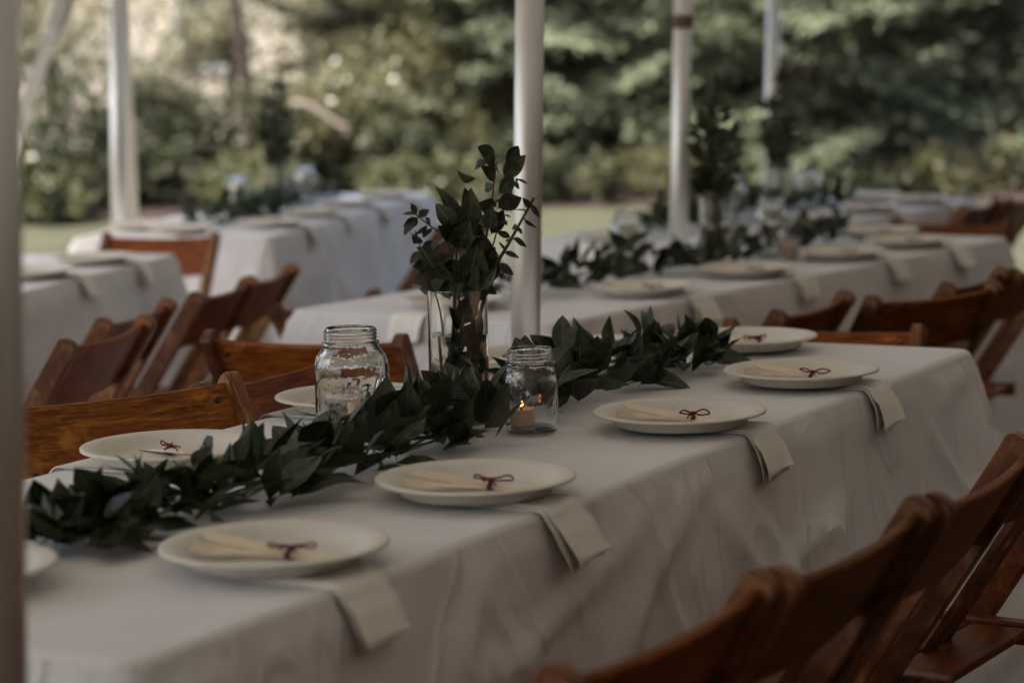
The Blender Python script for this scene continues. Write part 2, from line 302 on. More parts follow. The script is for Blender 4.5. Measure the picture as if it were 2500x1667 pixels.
# ------------------------------------------------------------------ tables and cloths
TH = .745
TABLES = {'A': (.06, 0, 0, 2.44), 'B': (3.05, 1.17, -.11, 2.5), 'C': (5.5, 3.63, .30, 2.44), 'D': (2.15, 2.62, .28, 2.44), 'E': (5.6, 1.97, -.06, 2.44)}
TZ = {k: (0 if k == 'A' else gz(v[0], v[1])) for k, v in TABLES.items()}
TZ['E'] -= .03; TZ['D'] -= .025; TZ['B'] -= .012
TWD = .76
def tpos(t, u, v, z=0):
    x, y, a, _ = TABLES[t]; c, s = math.cos(a), math.sin(a); return Vector((x+c*u-s*v, y+s*u+c*v, TH+TZ[t]+z))
def cloth_off(h): return .016 + .10*h                       # how far the drop stands off the table edge, at depth h below the top
def make_cloth_mesh(Lt, seed, fine):
    rc = .03; per = []                                      # perimeter: (x, y, nx, ny, corner weight, s)
    st = .011 if fine else .03; s = 0
    def edge(p, q, n):
        nonlocal s
        p, q = Vector(p), Vector(q); ln = (q-p).length; k = int(ln/st)
        for i in range(k):
            t = i/k; d = min(t, 1-t)*ln; per.append((*(p+(q-p)*t), *n, math.exp(-(d/.16)**2), s+ln*t))
        s += ln
    def corner(c, a0):
        nonlocal s
        k = 22 if fine else 10
        for i in range(k):
            a = a0 + math.pi/2*i/k; n = (math.cos(a), math.sin(a)); per.append((c[0]+rc*n[0], c[1]+rc*n[1], *n, 1.0, s+.35*i/k))
        s += .35
    T = TWD
    edge((rc, 0), (Lt-rc, 0), (0, -1)); corner((Lt-rc, rc), -math.pi/2)
    edge((Lt, rc), (Lt, T-rc), (1, 0)); corner((Lt-rc, T-rc), 0)
    edge((Lt-rc, T), (rc, T), (0, 1)); corner((rc, T-rc), math.pi/2)
    edge((0, T-rc), (0, rc), (-1, 0)); corner((rc, rc), math.pi)
    n = len(per); V = []; F = []; rings = []
    Rr = .014
    hs = [(-.03, 0, 0)] + [(-Rr + Rr*math.sin(a), Rr-Rr*math.cos(a), 0) for a in (0, .4, .8, 1.2, 1.57)]
    hang = [.03+i*(.018 if fine else .04) for i in range(int(.70/(.018 if fine else .04)))]
    sd = seed*17.3
    for o, dz, _ in hs:
        rings.append(len(V))
        for (x, y, nx, ny, cw, s_) in per: V.append((x+nx*(o+.006), y+ny*(o+.006), -dz))
    for h in hang:
        rings.append(len(V)); g = min(1, h/.55); gg = g*g*(3-2*g)
        for (x, y, nx, ny, cw, s_) in per:
            f = .55*noise.noise(Vector((s_*2.1, h*.5, sd))) + .35*noise.noise(Vector((s_*5.2+h*1.1, h*.9, sd+5)))
            f = (.012 + .075*gg)*f
            # pressed creases: slanting ridges
            q = noise.noise(Vector((s_*3.1 - h*2.6, h*1.2 + s_*.6, sd+9))); f += .020*min(1, h/.12)*max(0, 1-abs(q)*11)*(.35+gg)
            q = noise.noise(Vector((s_*2.2 + h*4.2, h*2.0, sd+21))); f += .015*min(1, h/.1)*max(0, 1-abs(q)*11)
            f += .006*noise.noise(Vector((s_*11, h*9, sd+2)))
            fl = cw*(.16*h) + (cw if cw == 1 else 0)*0
            wv = .02*cw*gg*math.sin(s_*36)
            o = cloth_off(h)-.008 + f + fl + wv
            V.append((x+nx*o, y+ny*o, -h))
    for a, b in zip(rings, rings[1:]):
        for i in range(n): j = (i+1) % n; F.append((a+i, b+i, b+j, a+j))
    F.append(tuple(range(n)))
    return V, F
def build_table(t, cloth_label, table_label):
    x, y, a, Lt = TABLES[t]; z = TZ[t]
    V, F = make_cloth_mesh(Lt, 'ABCDE'.index(t)+1, t == 'A')
    o = obj('tablecloth', V, F, CLOTH, None, True); o.location = (x, y, z+TH); o.rotation_euler.z = a
    tag(o, cloth_label, 'tablecloth', 'white cloths on the long tables')
    r = empty('banquet_table', (x, y, z), a, table_label, 'table', 'long tables under white cloths')
    link('tabletop', bar('tabletop', (.004, .38, TH-.022), (Lt-.004, .38, TH-.022), .752, .032, TABLETOP, Vector((0, 1, 0))), r)
    for u in (.35, Lt-.35):
        for v in (.10, TWD-.10):
            V, F = tube_vf([(u, v, TH-.038), (u, v, .0)], .016); obj('leg', V, F, TLEG, r)
build_table('A', 'white linen cloth on the nearest long table, plates and garland on it', 'nearest long table hidden under its white cloth')
build_table('B', 'white cloth on the second long table, just behind the thick tent pole', 'second long table behind the thick tent pole, under its cloth')
build_table('C', 'white cloth on the far left table with jars and a garland, by the guy strap', 'far left long table under its cloth near the guy strap')
build_table('D', 'white cloth at the left edge whose corner shows above the tilted wooden chairs', 'long table at the left edge under its cloth')
build_table('E', 'white cloth on the farthest table at right, behind the second table', 'farthest right long table under its cloth')

# ------------------------------------------------------------------ tent: poles, guys, canopy
POLE_LEAN = Vector((LR.x*.036, LR.y*.036, 1)).normalized()
def pole(x, y, top, rad, label, ring=None):
    z = gz(x, y); o = empty('tent_pole', (x, y, z), 0, label, 'tent pole', 'white tent poles')
    def at(h): return POLE_LEAN*h
    V, F = tube_vf([at(.012), at(2.0)], rad, 28); obj('lower_tube', V, F, PAINT, o, True)
    V, F = tube_vf([at(2.0), at(top)], rad*.985, 28); obj('upper_tube', V, F, PAINT, o, True)
    V, F = merge(tube_vf([at(0), at(.012)], rad*2.6, 20)); obj('base_plate', V, F, STEEL, o)
    V, F = tube_vf([at(1.02)-Vector((FH.x, FH.y, 0))*rad*1.12, at(1.02)], .006, 10); obj('spring_button', V, F, STEEL, o)
    V, F = tube_vf([at(top), at(top+.12)], .008, 8); obj('top_pin', V, F, STEEL, o)
    if ring:
        V, F = tube_vf([at(ring-.02), at(ring+.02)], rad*1.14, 20); obj('collar', V, F, mat('rubber_collar', (.16, .10, .075), .7), o)
    return o
pole(-.178, .0, 2.5, .030, 'dark out-of-focus tent pole at the left edge, in front of the near table')
pole(2.417, .909, 3.0, .0285, 'thick white tent pole standing behind the glass vase')
pole(5.065, 1.826, 3.3, .0285, 'tent pole with a brown collar above the second table', 1.45)
pole(7.918, 2.737, 3.0, .0285, 'thin white tent pole farthest to the right, in front of the conifers')
pole(5.915, 4.685, 2.42, .0275, 'white corner tent pole at left behind the far left table')
PC = Vector((5.915, 4.685)); PCz = gz(5.915, 4.685)
def strap(p0, p1, w_, label, ratchet=None, twist=1.2):
    o = empty('guy_strap', (p1[0], p1[1], p1[2]), 0, label, 'guy strap', 'guy straps of the corner pole')
    p0, p1 = Vector(p0), Vector(p1); d = (p0-p1); n = 24; V = []; F = []
    a = d.normalized().cross(Vector((FH.x, FH.y, 0))).normalized(); b = d.normalized().cross(a)
    for i in range(n+1):
        t = i/n; th = twist*(1-t)**2; q = a*math.cos(th)+b*math.sin(th); e = q.cross(d).normalized()*.0015; c = d*t
        V += [c-q*w_/2-e, c+q*w_/2-e, c+q*w_/2+e, c-q*w_/2+e]
    for i in range(n):
        for k in range(4): F.append((i*4+k, i*4+(k+1) % 4, i*4+4+(k+1) % 4, i*4+4+k))
    F += [(3, 2, 1, 0), (n*4, n*4+1, n*4+2, n*4+3)]
    obj('webbing', V, F, WEB, o)
    if ratchet:
        c = d*ratchet; u = d.normalized()
        rt_ = link('ratchet', bar('ratchet', c-u*.11, c+u*.11, w_*1.45, .045, WEB, a, .016, 3), o)
        link('ratchet_handle', bar('ratchet_handle', c-u*.05+b*.03, c+u*.08+b*.045, w_*1.1, .012, STEEL, a, .003), rt_)
    V, F = tube_vf([(0, 0, .07), (0, 0, -.25)], .012, 8); obj('stake', V, F, STEEL, o)
top = Vector((PC.x, PC.y, PCz)) + POLE_LEAN*2.2
sx, sy = W(9.0, -2.28); strap(top, (sx, sy, gz(sx, sy)), .052, 'cream guy strap with a ratchet slanting down at the top left corner', .72)
sx, sy = W(11.8, -1.84); strap(top, (sx, sy, gz(sx, sy)), .06, 'guy strap running down close behind the left corner pole', None, .2)

def build_canopy():
    """white tent roof over the tables: eaves 2.2 m, ridge over the inner poles; above the frame"""
    V = []; F = []; nl, nd = 30, 30
    tl = Vector((.94, .35)).normalized(); nr = Vector((tl.y, -tl.x))        # along the tent, to its right
    o = PC + tl*1.5 - nr*.85
    for i in range(nd):
        for j in range(nl):
            a = i/(nd-1)*15.5; b = j/(nl-1)*9.6
            p = o - tl*a + nr*b; e = min(b, 9.6-b, a, 15.5-a); z = 2.42 + PCz*.4 + 1.25*(1-math.exp(-e/1.6)) - .05*abs(math.sin(a*1.1))
            V.append((p.x, p.y, z))
    for i in range(nd-1):
        for j in range(nl-1): F.append((i*nl+j, i*nl+j+1, (i+1)*nl+j+1, (i+1)*nl+j))
    c = empty('tent_canopy', (o.x, o.y, 0), 0, 'white vinyl tent roof over the tables', 'canopy')
    V = [(x-o.x, y-o.y, z) for x, y, z in V]
    obj('roof_sheet', V, F, VINYL, c, True)
    ring = [V[j] for j in range(nl)] + [V[i*nl+nl-1] for i in range(1, nd)] + [V[(nd-1)*nl+j] for j in range(nl-2, -1, -1)] + [V[i*nl] for i in range(nd-2, 0, -1)]
    n = len(ring); VV = list(ring) + [(x, y, z-.12-.03*abs(math.sin(k*.9))) for k, (x, y, z) in enumerate(ring)]
    obj('valance', VV, [(k, (k+1) % n, n+(k+1) % n, n+k) for k in range(n)], VINYL, c)
build_canopy()

# ------------------------------------------------------------------ folding chairs
def chair_meshes():
    M = {}
    F0, T0 = Vector((0, .235, 0)), Vector((0, -.27, .79)); d = (T0-F0).normalized(); n = Vector((0, d.z, -d.y))   # n: towards the sitter
    LEN = (T0-F0).length; half = .2
    def post(sx):
        w2 = .021; t2 = .0125; bm = bmesh.new(); prof = [(-w2, 0), (w2, 0), (w2, LEN-.013)]
        prof += [(w2*math.cos(a), LEN-.012+.012*math.sin(a)) for a in np.linspace(.35, math.pi-.35, 8)] + [(-w2, LEN-.013)]
        vs_ = [bm.verts.new(F0 + n*a + d*b + Vector((sx*half-t2, 0, 0))) for a, b in prof]
        f = bm.faces.new(vs_); e = bmesh.ops.extrude_face_region(bm, geom=[f])
        for v in e['geom']:
            if isinstance(v, bmesh.types.BMVert): v.co.x += 2*t2
        bmesh.ops.bevel(bm, geom=[e for e in bm.edges if e.calc_face_angle(0) > .9], offset=.003, segments=2, affect='EDGES')
        return bm_mesh('post', bm, WOOD_P)
    M['post'] = [post(-1), post(1)]
    # curved top rail
    V = []; F = []; k = 12; w0, w1 = LEN-.016-.142, LEN-.016
    for i in range(k+1):
        x = -half+.0125 + (2*half-.025)*i/k; cv = .012*(1-(2*i/k-1)**2)
        for a, b in ((-.006, w0), (.006, w0), (.006, w1-.003), (.003, w1), (-.003, w1), (-.006, w1-.003)):
            q = F0 + n*(a-cv) + d*b; V.append((x, q.y, q.z))
    for i in range(k):
        for j in range(6): F.append((i*6+j, i*6+(j+1) % 6, i*6+6+(j+1) % 6, i*6+6+j))
    F += [tuple(range(5, -1, -1)), tuple(range(k*6, k*6+6))]
    M['back_rail'] = [mk('back_rail', V, F, WOOD_X)]
    # centre splat with a long keyhole slot
    sl0, sl1 = .50, w0+.015; out = []; hole = []
    bm = bmesh.new()
    def ringpts(kind):
        if kind == 'o': return [(-.042, sl0), (.042, sl0), (.042, sl1), (-.042, sl1)]
        return [(-.009, sl0+.02), (.009, sl0+.02), (.009, sl1-.085), (.0155, sl1-.07), (.0155, sl1-.055), (.009, sl1-.045), (-.009, sl1-.045), (-.0155, sl1-.055), (-.0155, sl1-.07), (-.009, sl1-.085)]
    for side in (-.005, .005):
        vo = [bm.verts.new(F0+n*(side-.012)+d*b+Vector((a, 0, 0))) for a, b in ringpts('o')]
        vi = [bm.verts.new(F0+n*(side-.012)+d*b+Vector((a, 0, 0))) for a, b in ringpts('i')]
        eo = [bm.edges.new((vo[i], vo[(i+1) % 4])) for i in range(4)]; ei = [bm.edges.new((vi[i], vi[(i+1) % 10])) for i in range(10)]
        bmesh.ops.triangle_fill(bm, edges=eo+ei, use_beauty=True, use_dissolve=False)
        out.append(vo); hole.append(vi)
    for a, b in (out, hole):
        for i in range(len(a)): j = (i+1) % len(a); bm.faces.new((a[i], a[j], b[j], b[i]))
    M['splat'] = [bm_mesh('splat', bm, WOOD_P)]
    M['leg'] = [bar('leg', (s*.168, -.25, 0), (s*.168, .17, .425), .022, .036, WOOD_P, Vector((1, 0, 0))) for s in (-1, 1)]
    M['seat_board'] = [bar('seat_board', (-.155, y, .438), (.155, y, .438), .086, .014, WOOD_X, Vector((0, 1, 0)), .003) for y in (-.10, -.008, .084, .176)]
    M['seat_rail'] = [bar('seat_rail', (s*.172, -.155, .434), (s*.172, .235, .434), .03, .034, WOOD_P, Vector((1, 0, 0)), .004) for s in (-1, 1)]
    M['stretcher'] = []
    for (y, z, hw) in ((.165, .11, .19), (-.17, .08, .16)):
        V, F = tube_vf([(-hw, y, z), (hw, y, z)], .0105, 10); M['stretcher'].append(mk('stretcher', V, F, WOOD_X, True))
    M['screw'] = []
    for s in (-1, 1):
        for b in (LEN-.045, LEN-.13):
            q = F0 + d*b + Vector((s*(half-.034), 0, 0)); V, F = tube_vf([q-n*.0115, q+n*.0075], .0048, 10); M['screw'].append(mk('screw', V, F, SCREW))
    return M
CHM = chair_meshes()
def chair(tx, ty, th, label, dz=0, group='wooden folding chairs around the tables'):
    """tx, ty: where the middle of the top rail is; th: turn (0 = faces +y)"""
    x = tx - math.sin(th)*.27; y = ty + math.cos(th)*.27
    o = empty('folding_chair', (x, y, gz(x, y)+dz), th, label, 'chair', group)
    for k, ms_ in CHM.items():
        for m_ in ms_:
            c = link(k, m_, rail if k == 'screw' else o)
            if k == 'back_rail': rail = c
    return o
PI = math.pi
for a in [
 (.255, -.468, -.03, 'nearest dark wooden chair at the bottom, its back rail cut by the lower edge'),
 (.675, -.487, 0, 'dark wooden folding chair at lower right, second from the bottom edge'),
 (1.10, -.492, .04, 'dark wooden folding chair at lower right corner with a slotted orange splat'),
 (1.53, -.47, -.05, 'wooden folding chair cut off by the right edge, fourth along the near table'),
 (1.17, .905, PI-.42, 'reddish wooden folding chair at left behind the near table, turned askew'),
 (1.565, .905, PI+.04, 'brown wooden folding chair partly behind the quart jar on the near table'),
 (2.86, .43, PI/2+.04, 'orange brown folding chair at the far end of the near table'),
 (2.10, 1.19, -PI/2+.16, 'orange folding chair at the near end of the second table, behind the quart jar'),
 (3.42, 2.02, PI-.08, 'folding chair whose rail just tops the left side of the second table'),
 (3.14, .56, .02, 'dark folding chair on the right of the second table, nearest the thick pole'),
 (3.52, .42, -.40, 'dark folding chair turned askew on the right of the second table'),
 (3.90, .45, 0, 'dark folding chair third along the right of the second table'),
 (4.33, .43, .03, 'dark folding chair at the right edge, fourth along the second table'),
 (5.95, 1.22, PI/2-.10, 'orange folding chair at the far end of the second table'),
 (2.07, 1.62, .28, 'tan edged folding chair beside the left foreground pole'),
 (2.61, 1.97, .30, 'folding chair half hidden behind the tan edged chair at left'),
 (3.22, 2.17, .28, 'tilted folding chair with an orange post in the middle of the left row'),
 (3.62, 2.31, .30, 'farthest folding chair of the tilted row at left'),
 (4.93, 3.68, PI/2+.24, 'orange folding chair between the left edge table and the far left table'),
 (5.62, 2.92, .30, 'folding chair on the right side of the far left table, nearer one'),
 (6.05, 3.06, .30, 'folding chair on the right side of the far left table, farther one'),
 (7.14, 1.50, 0, 'folding chair by the farthest table at right, nearer one'),
 (7.62, 1.48, .02, 'folding chair by the farthest table at the right edge'),
 ]: chair(*a, dz=-.05 if 'just tops' in a[3] else .022 if 'turned askew' in a[3] and a[1] > .8 else -.045 if 'far end of the near' in a[3] else 0)

# ------------------------------------------------------------------ plates, napkins, cutlery
PR = [(0, .003), (.078, .003), (.086, .0042), (.093, .008), (.103, .0165), (.1085, .0195), (.1135, .0208), (.1215, .0222), (.1255, .0220), (.127, .0208), (.1268, .0185), (.1245, .0182),
      (.118, .0186), (.108, .0162), (.1015, .0105), (.0965, .003), (.092, .0004), (.088, 0), (0, 0)]
V, F = lathe_vf(PR, 72); PLATE_ME = mk('plate', V, F, PLATE, True)
def outline_mesh(name, pts, th, bowl, m):
    """flat wooden cutlery: outline given as left/right half widths along y"""
    V = []; F = []
    for (y, a, b) in pts:
        z = bowl(y); V += [(a, y, z), (b, y, z), (b, y, z+th), (a, y, z+th)]
    for i in range(len(pts)-1):
        for k in range(4): F.append((i*4+k, i*4+(k+1) % 4, i*4+4+(k+1) % 4, i*4+4+k))
    F += [(3, 2, 1, 0), tuple(range(len(V)-4, len(V)))]
    return V, F
def cutlery_meshes(bs=0):
    br = random.Random(40+bs)
    bowl = lambda y: .006*max(0, (y-.03)/.05)**2*.6
    hd = [(-.085, -.005, .005), (-.082, -.007, .007), (-.03, -.0055, .0055), (.015, -.005, .005), (.03, -.0065, .0065), (.042, -.0115, .0115), (.052, -.013, .013)]
    parts = [outline_mesh('fork', hd, .0016, bowl, None)]
    for k in range(4):
        x0 = -.013 + k*.0069; parts.append(outline_mesh('f', [(.052, x0, x0+.0053), (.072, x0+.0004, x0+.0048), (.077, x0+.0016, x0+.0035)], .0016, bowl, None))
    fork = mk('fork', *merge(*parts), WOOD_PALE)
    kn = [(-.085, -.005, .005), (-.082, -.007, .007), (-.02, -.006, .006), (.0, -.006, .006), (.01, -.009, .007), (.04, -.0105, .0075), (.065, -.0085, .0075), (.076, -.003, .0065), (.079, .001, .005)]
    knife = mk('knife', *outline_mesh('knife', kn, .0016, lambda y: 0, None), WOOD_PALE)
    # twine: wraps round the handles, knot, two loops, two tails
    def loop(cx, cy, rx, ry, a, tilt):
        p = []
        for t in np.linspace(0, 2*PI, 19)[:-1]:
            r_ = math.sin(t/2); x = rx*r_*math.cos(t/2-PI/2+a); y = ry*r_*math.sin(t/2-PI/2+a); p.append((cx+x, cy+y, .011+tilt*r_))
        return p
    T = []
    for y in (-.022, -.0195, -.0245): T.append(tube_vf([(.011*math.cos(t), y+.001*math.sin(2*t), .0045+.0058*math.sin(t)) for t in np.linspace(0, 2*PI, 13)[:-1]], .0012, 6, True))
    def teardrop(ang, ln, wd, z1):
        p = []
        for t in np.linspace(0, 2*PI, 33)[:-1]:
            a = ln*(1-math.cos(t))/2; b = wd*math.sin(t)*(math.sin(t/2)**1.2); p.append((a*math.cos(ang)-b*.45*math.sin(ang), -.022+a*math.sin(ang)+b*.45*math.cos(ang), .0135+b*.8+z1*math.sin(t/2)**2+.0010*math.sin(3*t+bs)+.0004*math.sin(11*t)))
        return p
    T.append(tube_vf(teardrop(1.75+br.uniform(-.5, .3), br.uniform(.022, .032), br.uniform(.004, .007), br.uniform(0, .004)), .0014, 6, True)); T.append(tube_vf(teardrop(-1.35+br.uniform(-.3, .5), br.uniform(.026, .036), br.uniform(.004, .007), br.uniform(-.003, .003)), .0014, 6, True))
    for a, ln in ((.5+br.uniform(-1, 1), .022), (-2.7+br.uniform(-1, 1), .02)): T.append(tube_vf([(ln*t*math.cos(a), -.022+ln*t*math.sin(a), .0115-.009*t*t+.004*t) for t in np.linspace(0, 1, 6)], .0012, 6))
    T.append(tube_vf([(-.003, -.022, .0115), (0, -.0215, .0135), (.003, -.0225, .0115)], .0024, 8))
    return fork, knife, mk('twine_bow', *merge(*T), TWINE, True)
FORK, KNIFE, _b = cutlery_meshes(); BOWS = [cutlery_meshes(k)[2] for k in range(4)]
def napkin_mesh(seed, hang, wid):
    """folded napkin lying under the plate (y up to +.12) and hanging over the edge at y = 0 (outward is -y)"""
    r = random.Random(seed); vf = []
    for layer, (dx, dh, off) in enumerate(((0, 0, .0045), (r.uniform(-.008, -.003), r.uniform(-.02, .012), .0015))):
        path = [(.13, .0)] + [(.13-.135*t, 0) for t in (.25, .5, .75)] + [(.002, -.0002)]
        path += [(.002-.015*math.sin(a), -.0002-.014*(1-math.cos(a))) for a in (.4, .8, 1.2, 1.5)]
        h0 = .018; sway = r.uniform(-.006, .006)
        path += [(-(cloth_off(h)-.002+.020*(h/hang)*(1-layer*.6)+(.006*math.sin(seed*1.7)*(h/hang)**2)), -h) for h in np.linspace(h0+.008, hang+dh, 7)]
        V = []; F = []; nx = 7
        for side in (off, off-.0016):
            for i, (y, z) in enumerate(path):
                a = path[max(0, i-1)]; b = path[min(len(path)-1, i+1)]; ty, tz = b[0]-a[0], b[1]-a[1]; ln = math.hypot(ty, tz); ny, nz = tz/ln, -ty/ln     # outward normal
                drop = max(0, -z)
                for k in range(nx):
                    u = k/(nx-1)-.5; w_ = .0022*math.sin(k*1.9+i*.5+seed)*(drop/hang); sag = .006*drop/hang*(1 if k in (0, nx-1) else 0)
                    V.append((u*wid+dx+sway*drop/hang*2, y+ny*(side+w_)-sag*.5, z+nz*(side+w_) + (u*.012*r.uniform(.8, 1) if i == len(path)-1 else 0)))
        n = len(path)*nx
        for i in range(len(path)-1):
            for k in range(nx-1):
                a = i*nx+k; F.append((a, a+1, a+nx+1, a+nx)); F.append((n+a, n+a+nx, n+a+nx+1, n+a+1))
        for i in range(len(path)-1):
            for k in (0, nx-1): a = i*nx+k; F.append((a, a+nx, n+a+nx, n+a))
        for i in (0, len(path)-1):
            for k in range(nx-1): a = i*nx+k; F.append((a, a+1, n+a+1, n+a))
        vf.append((V, F))
    return mk('napkin', *merge(*vf), NAPKIN, True)
def setting(t, u, v, side, where, ndx=.05, cut=True, cang=0, hang=.085, wid=.088, seed=0):
    """plate, napkin under it and cutlery on it; side R/L/N/F = which edge it faces"""
    Lt = TABLES[t][3]; ta = TABLES[t][2]
    th = {'R': 0, 'L': PI, 'N': -PI/2, 'F': PI/2}[side]                     # local +y points to the table middle
    c = tpos(t, u, v, .0075); p = link('plate', PLATE_ME); p.location = c; p.rotation_euler.z = rnd.uniform(0, 6)
    tag(p, 'pulp plate ' + where, 'plate', 'pulp plates on the tables')
    e = {'R': (u+ndx, 0), 'L': (u-ndx, TWD), 'N': (0, v-ndx), 'F': (Lt, v+ndx)}[side]
    nk = link('napkin', napkin_mesh(seed, hang, wid)); nk.location = tpos(t, *e, .0012); nk.rotation_euler.z = ta+th
    tag(nk, 'napkin under the plate ' + where, 'napkin', 'cream napkins hanging from the tables')
    if cut:
        b = empty('cutlery_bundle', tpos(t, u, v, .0115) + Vector((0, 0, 0)), ta+th+cang, 'tied wooden cutlery on the plate ' + where, 'cutlery', 'tied wooden cutlery on the plates')
        rr_ = random.Random(seed+3); b.scale = (1.0, 1.12, 1.1)
        f = link('fork', FORK, b); f.rotation_euler = (.06, -.20, .16+rr_.uniform(-.05, .08)); f.location = (-.004, .006, .0035)
        k = link('knife', KNIFE, b); k.rotation_euler = (.12, -.32, -.26+rr_.uniform(-.12, .06)); k.location = (.008, .008, .0065)
        w_ = link('twine_bow', BOWS[seed % 4], b); w_.location = (.001, 0, .001); w_.rotation_euler = (0, 0, rr_.uniform(-.5, .5)); w_.scale = (.85, .78, .8)
SET = [
 ('A', .40, .118, 'R', 'nearest the camera on the near table', -.025, True, .25),
 ('A', .84, .116, 'R', 'second along the near table, touching the garland', -.005, True, .42),
 ('A', 1.425, .108, 'R', 'third along the near table, beside the pint jar', .03, True, .12),
 ('A', 1.90, .112, 'R', 'fourth along the near table, by the far corner', .03, True, .02),
 ('A', 2.285, .375, 'F', 'at the far end of the near table', .0, True, -1.0),
 ('A', .90, .635, 'L', 'at the near table, before the reddish chair', .05, True, -.5),
 ('A', 1.40, .655, 'L', 'half hidden behind the quart jar on the near table', .05, True, .2),
 ('A', 1.93, .635, 'L', 'behind the pint jar on the near table', .05, True, .1),
 ('A', .165, .392, 'N', 'at the left edge, half hidden by the foreground pole', .0, True, .2),
 ('B', .60, .125, 'R', 'first along the right edge of the second table', .05, True, .2),
 ('B', 1.11, .125, 'R', 'second along the right edge of the second table', .06, True, .15),
 ('B', 1.64, .125, 'R', 'third along the right edge of the second table', .06, True, .2),
 ('B', 2.06, .125, 'R', 'fourth along the right edge of the second table', .06, True, .2),
 ('B', 2.34, .36, 'F', 'at the far end of the second table', 0, True, -.8),
 ('B', .17, .39, 'N', 'at the second table, behind the glass vase', 0, True, .3),
 ('C', .16, .40, 'N', 'at the near end of the far left table', 0, False),
 ('C', .36, .62, 'L', 'on the left of the far left table beside the corner pole', .05, False),
 ('C', .42, .125, 'R', 'first along the right edge of the far left table', .05, True),
 ('C', .95, .125, 'R', 'second along the right edge of the far left table', .05, False),
 ('C', 1.50, .125, 'R', 'third along the right edge of the far left table', .05, False),
 ('C', 2.05, .125, 'R', 'fourth along the right edge of the far left table', .05, False),
 ('D', 2.06, .125, 'R', 'at the far right corner of the left edge table', .07, False),
 ('D', 1.62, .125, 'R', 'beside the foreground pole on the left edge table', .07, False),
 ('E', .13, .42, 'N', 'on the farthest table just right of the thick pole', 0, False),
 ('E', 1.15, .125, 'R', 'first along the right edge of the farthest table', .05, False),
 ('E', 1.62, .125, 'R', 'second along the right edge of the farthest table', .05, True),
 ('E', 2.12, .125, 'R', 'third along the right edge of the farthest table', .05, True),
 ('E', 2.28, .40, 'F', 'at the far end of the farthest table', 0, False),
 ('E', 2.02, .64, 'L', 'on the far left side of the farthest table', .05, False),
]
for i, a in enumerate(SET): setting(*a, seed=i, hang=(.062, .066, .060, .064)[i % 4])

# ------------------------------------------------------------------ glassware
def jar_profile(h, r, neck, t=.0032):
    sh = h-.052; o = [(0, 0), (r*.80, 0), (r*.93, .004), (r, .014), (r*1.005, sh*.5), (r, sh-.012), (r*.985, sh), (r*.93, sh+.011), (neck+.004, sh+.022), (neck+.001, sh+.027)]
    o += [(neck+.0045, sh+.0285), (neck+.0045, sh+.031), (neck, sh+.033)]
    for k in range(3): z = sh+.0355+k*.0048; o += [(neck, z), (neck+.0016, z+.0016), (neck, z+.0034)]
    o += [(neck-.0008, h-.002), (neck-.0018, h)]
    i = [(neck-t, h), (neck-t-.0006, h-.002), (neck-t, sh+.03), (neck-t, sh+.02), (r*.93-t, sh+.007), (r*.985-t, sh-.003), (r-t, sh-.014), (r-t, .018), (r*.9-t, .008), (r*.6, .0075), (0, .009)]
    return o, i
def jar(loc, h, r, neck, label, name='mason_jar', water=0, text=False, n=56):
    o, i = jar_profile(h, r, neck); root = empty(name, loc, 0, label, 'jar', 'glass mason jars')
    V, F = lathe_vf(o+i, n)
    # gentle panel waviness of pressed glass
    V = [(x*(1+.006*math.sin(3*math.atan2(y, x)+z*60)), y*(1+.006*math.sin(3*math.atan2(y, x)+z*60)), z) for x, y, z in V]
    body = crisp(obj('glass_body', V, F, JARGLASS, root, True), 50)
    if text:
        cu = bpy.data.curves.new('lettering', 'FONT'); cu.body = 'Ball'; cu.size = .042; cu.extrude = .0009; cu.bevel_depth = .0005; cu.shear = .35; cu.align_x = 'CENTER'
        to = bpy.data.objects.new('t', cu); COL.objects.link(to); dg = bpy.context.evaluated_depsgraph_get(); me = bpy.data.meshes.new_from_object(to.evaluated_get(dg)); bpy.data.objects.remove(to)
        a0 = math.atan2(CAM.y-loc[1], CAM.x-loc[0]) + .25; bm = bmesh.new(); bm.from_mesh(me); bmesh.ops.subdivide_edges(bm, edges=[e for e in bm.edges if e.calc_length() > .006], cuts=3)
        for v in bm.verts:
            rr = r*1.006+.0008+v.co.z; a = a0 + v.co.x/r; v.co = Vector((rr*math.cos(a), rr*math.sin(a), h*.40+v.co.y))
        link('embossed_lettering', bm_mesh('embossed_lettering', bm, GLASS), body)
    return root
def candle(loc, r, h, label, lit=True, tilt=0):
    o = empty('votive_candle', loc, 0, label, 'candle', 'votive candles in glass'); o.rotation_euler.x = tilt
    V, F = lathe_vf([(0, 0), (r*.94, 0), (r, .002), (r, h-.002), (r*.97, h), (r*.85, h-.0015), (r*.4, h-.003), (0, h-.0035)], 28); wax = crisp(obj('wax', V, F, WAX, o, True))
    V, F = tube_vf([(0, 0, h-.004), (.0006, 0, h+.004), (.0016, 0, h+.008)], .0008, 6); obj('wick', V, F, WICK, wax)
    if lit:
        V, F = lathe_vf([(0, h+.002), (.0016, h+.003), (.002, h+.005), (.0014, h+.008), (0, h+.011)], 12); obj('flame', V, F, FLAME, o, True)
def tumbler(loc, h, r0, r1, label, name='votive_glass', cat='glass', group=None, t=.0025, n=40):
    root = empty(name, loc, 0, label, cat, group)
    pr = [(0, 0), (r0*.92, 0), (r0, .003), (r1, h-.001), (r1-t*.5, h), (r1-t, h-.001), (r0-t, .007), (r0*.8, .006), (0, .006)]
    V, F = lathe_vf(pr, n); crisp(obj('glass_body', V, F, GLASS, root, True)); return root
VRX = Vector((LR.x, LR.y, 0)); QJ, PJ, VP, VG = Vector((1.258, .530, TH+.001)), Vector((1.375, .295, TH+.001)), Vector((1.568, .530, TH+.001)), Vector((1.335, .475, TH+.001))
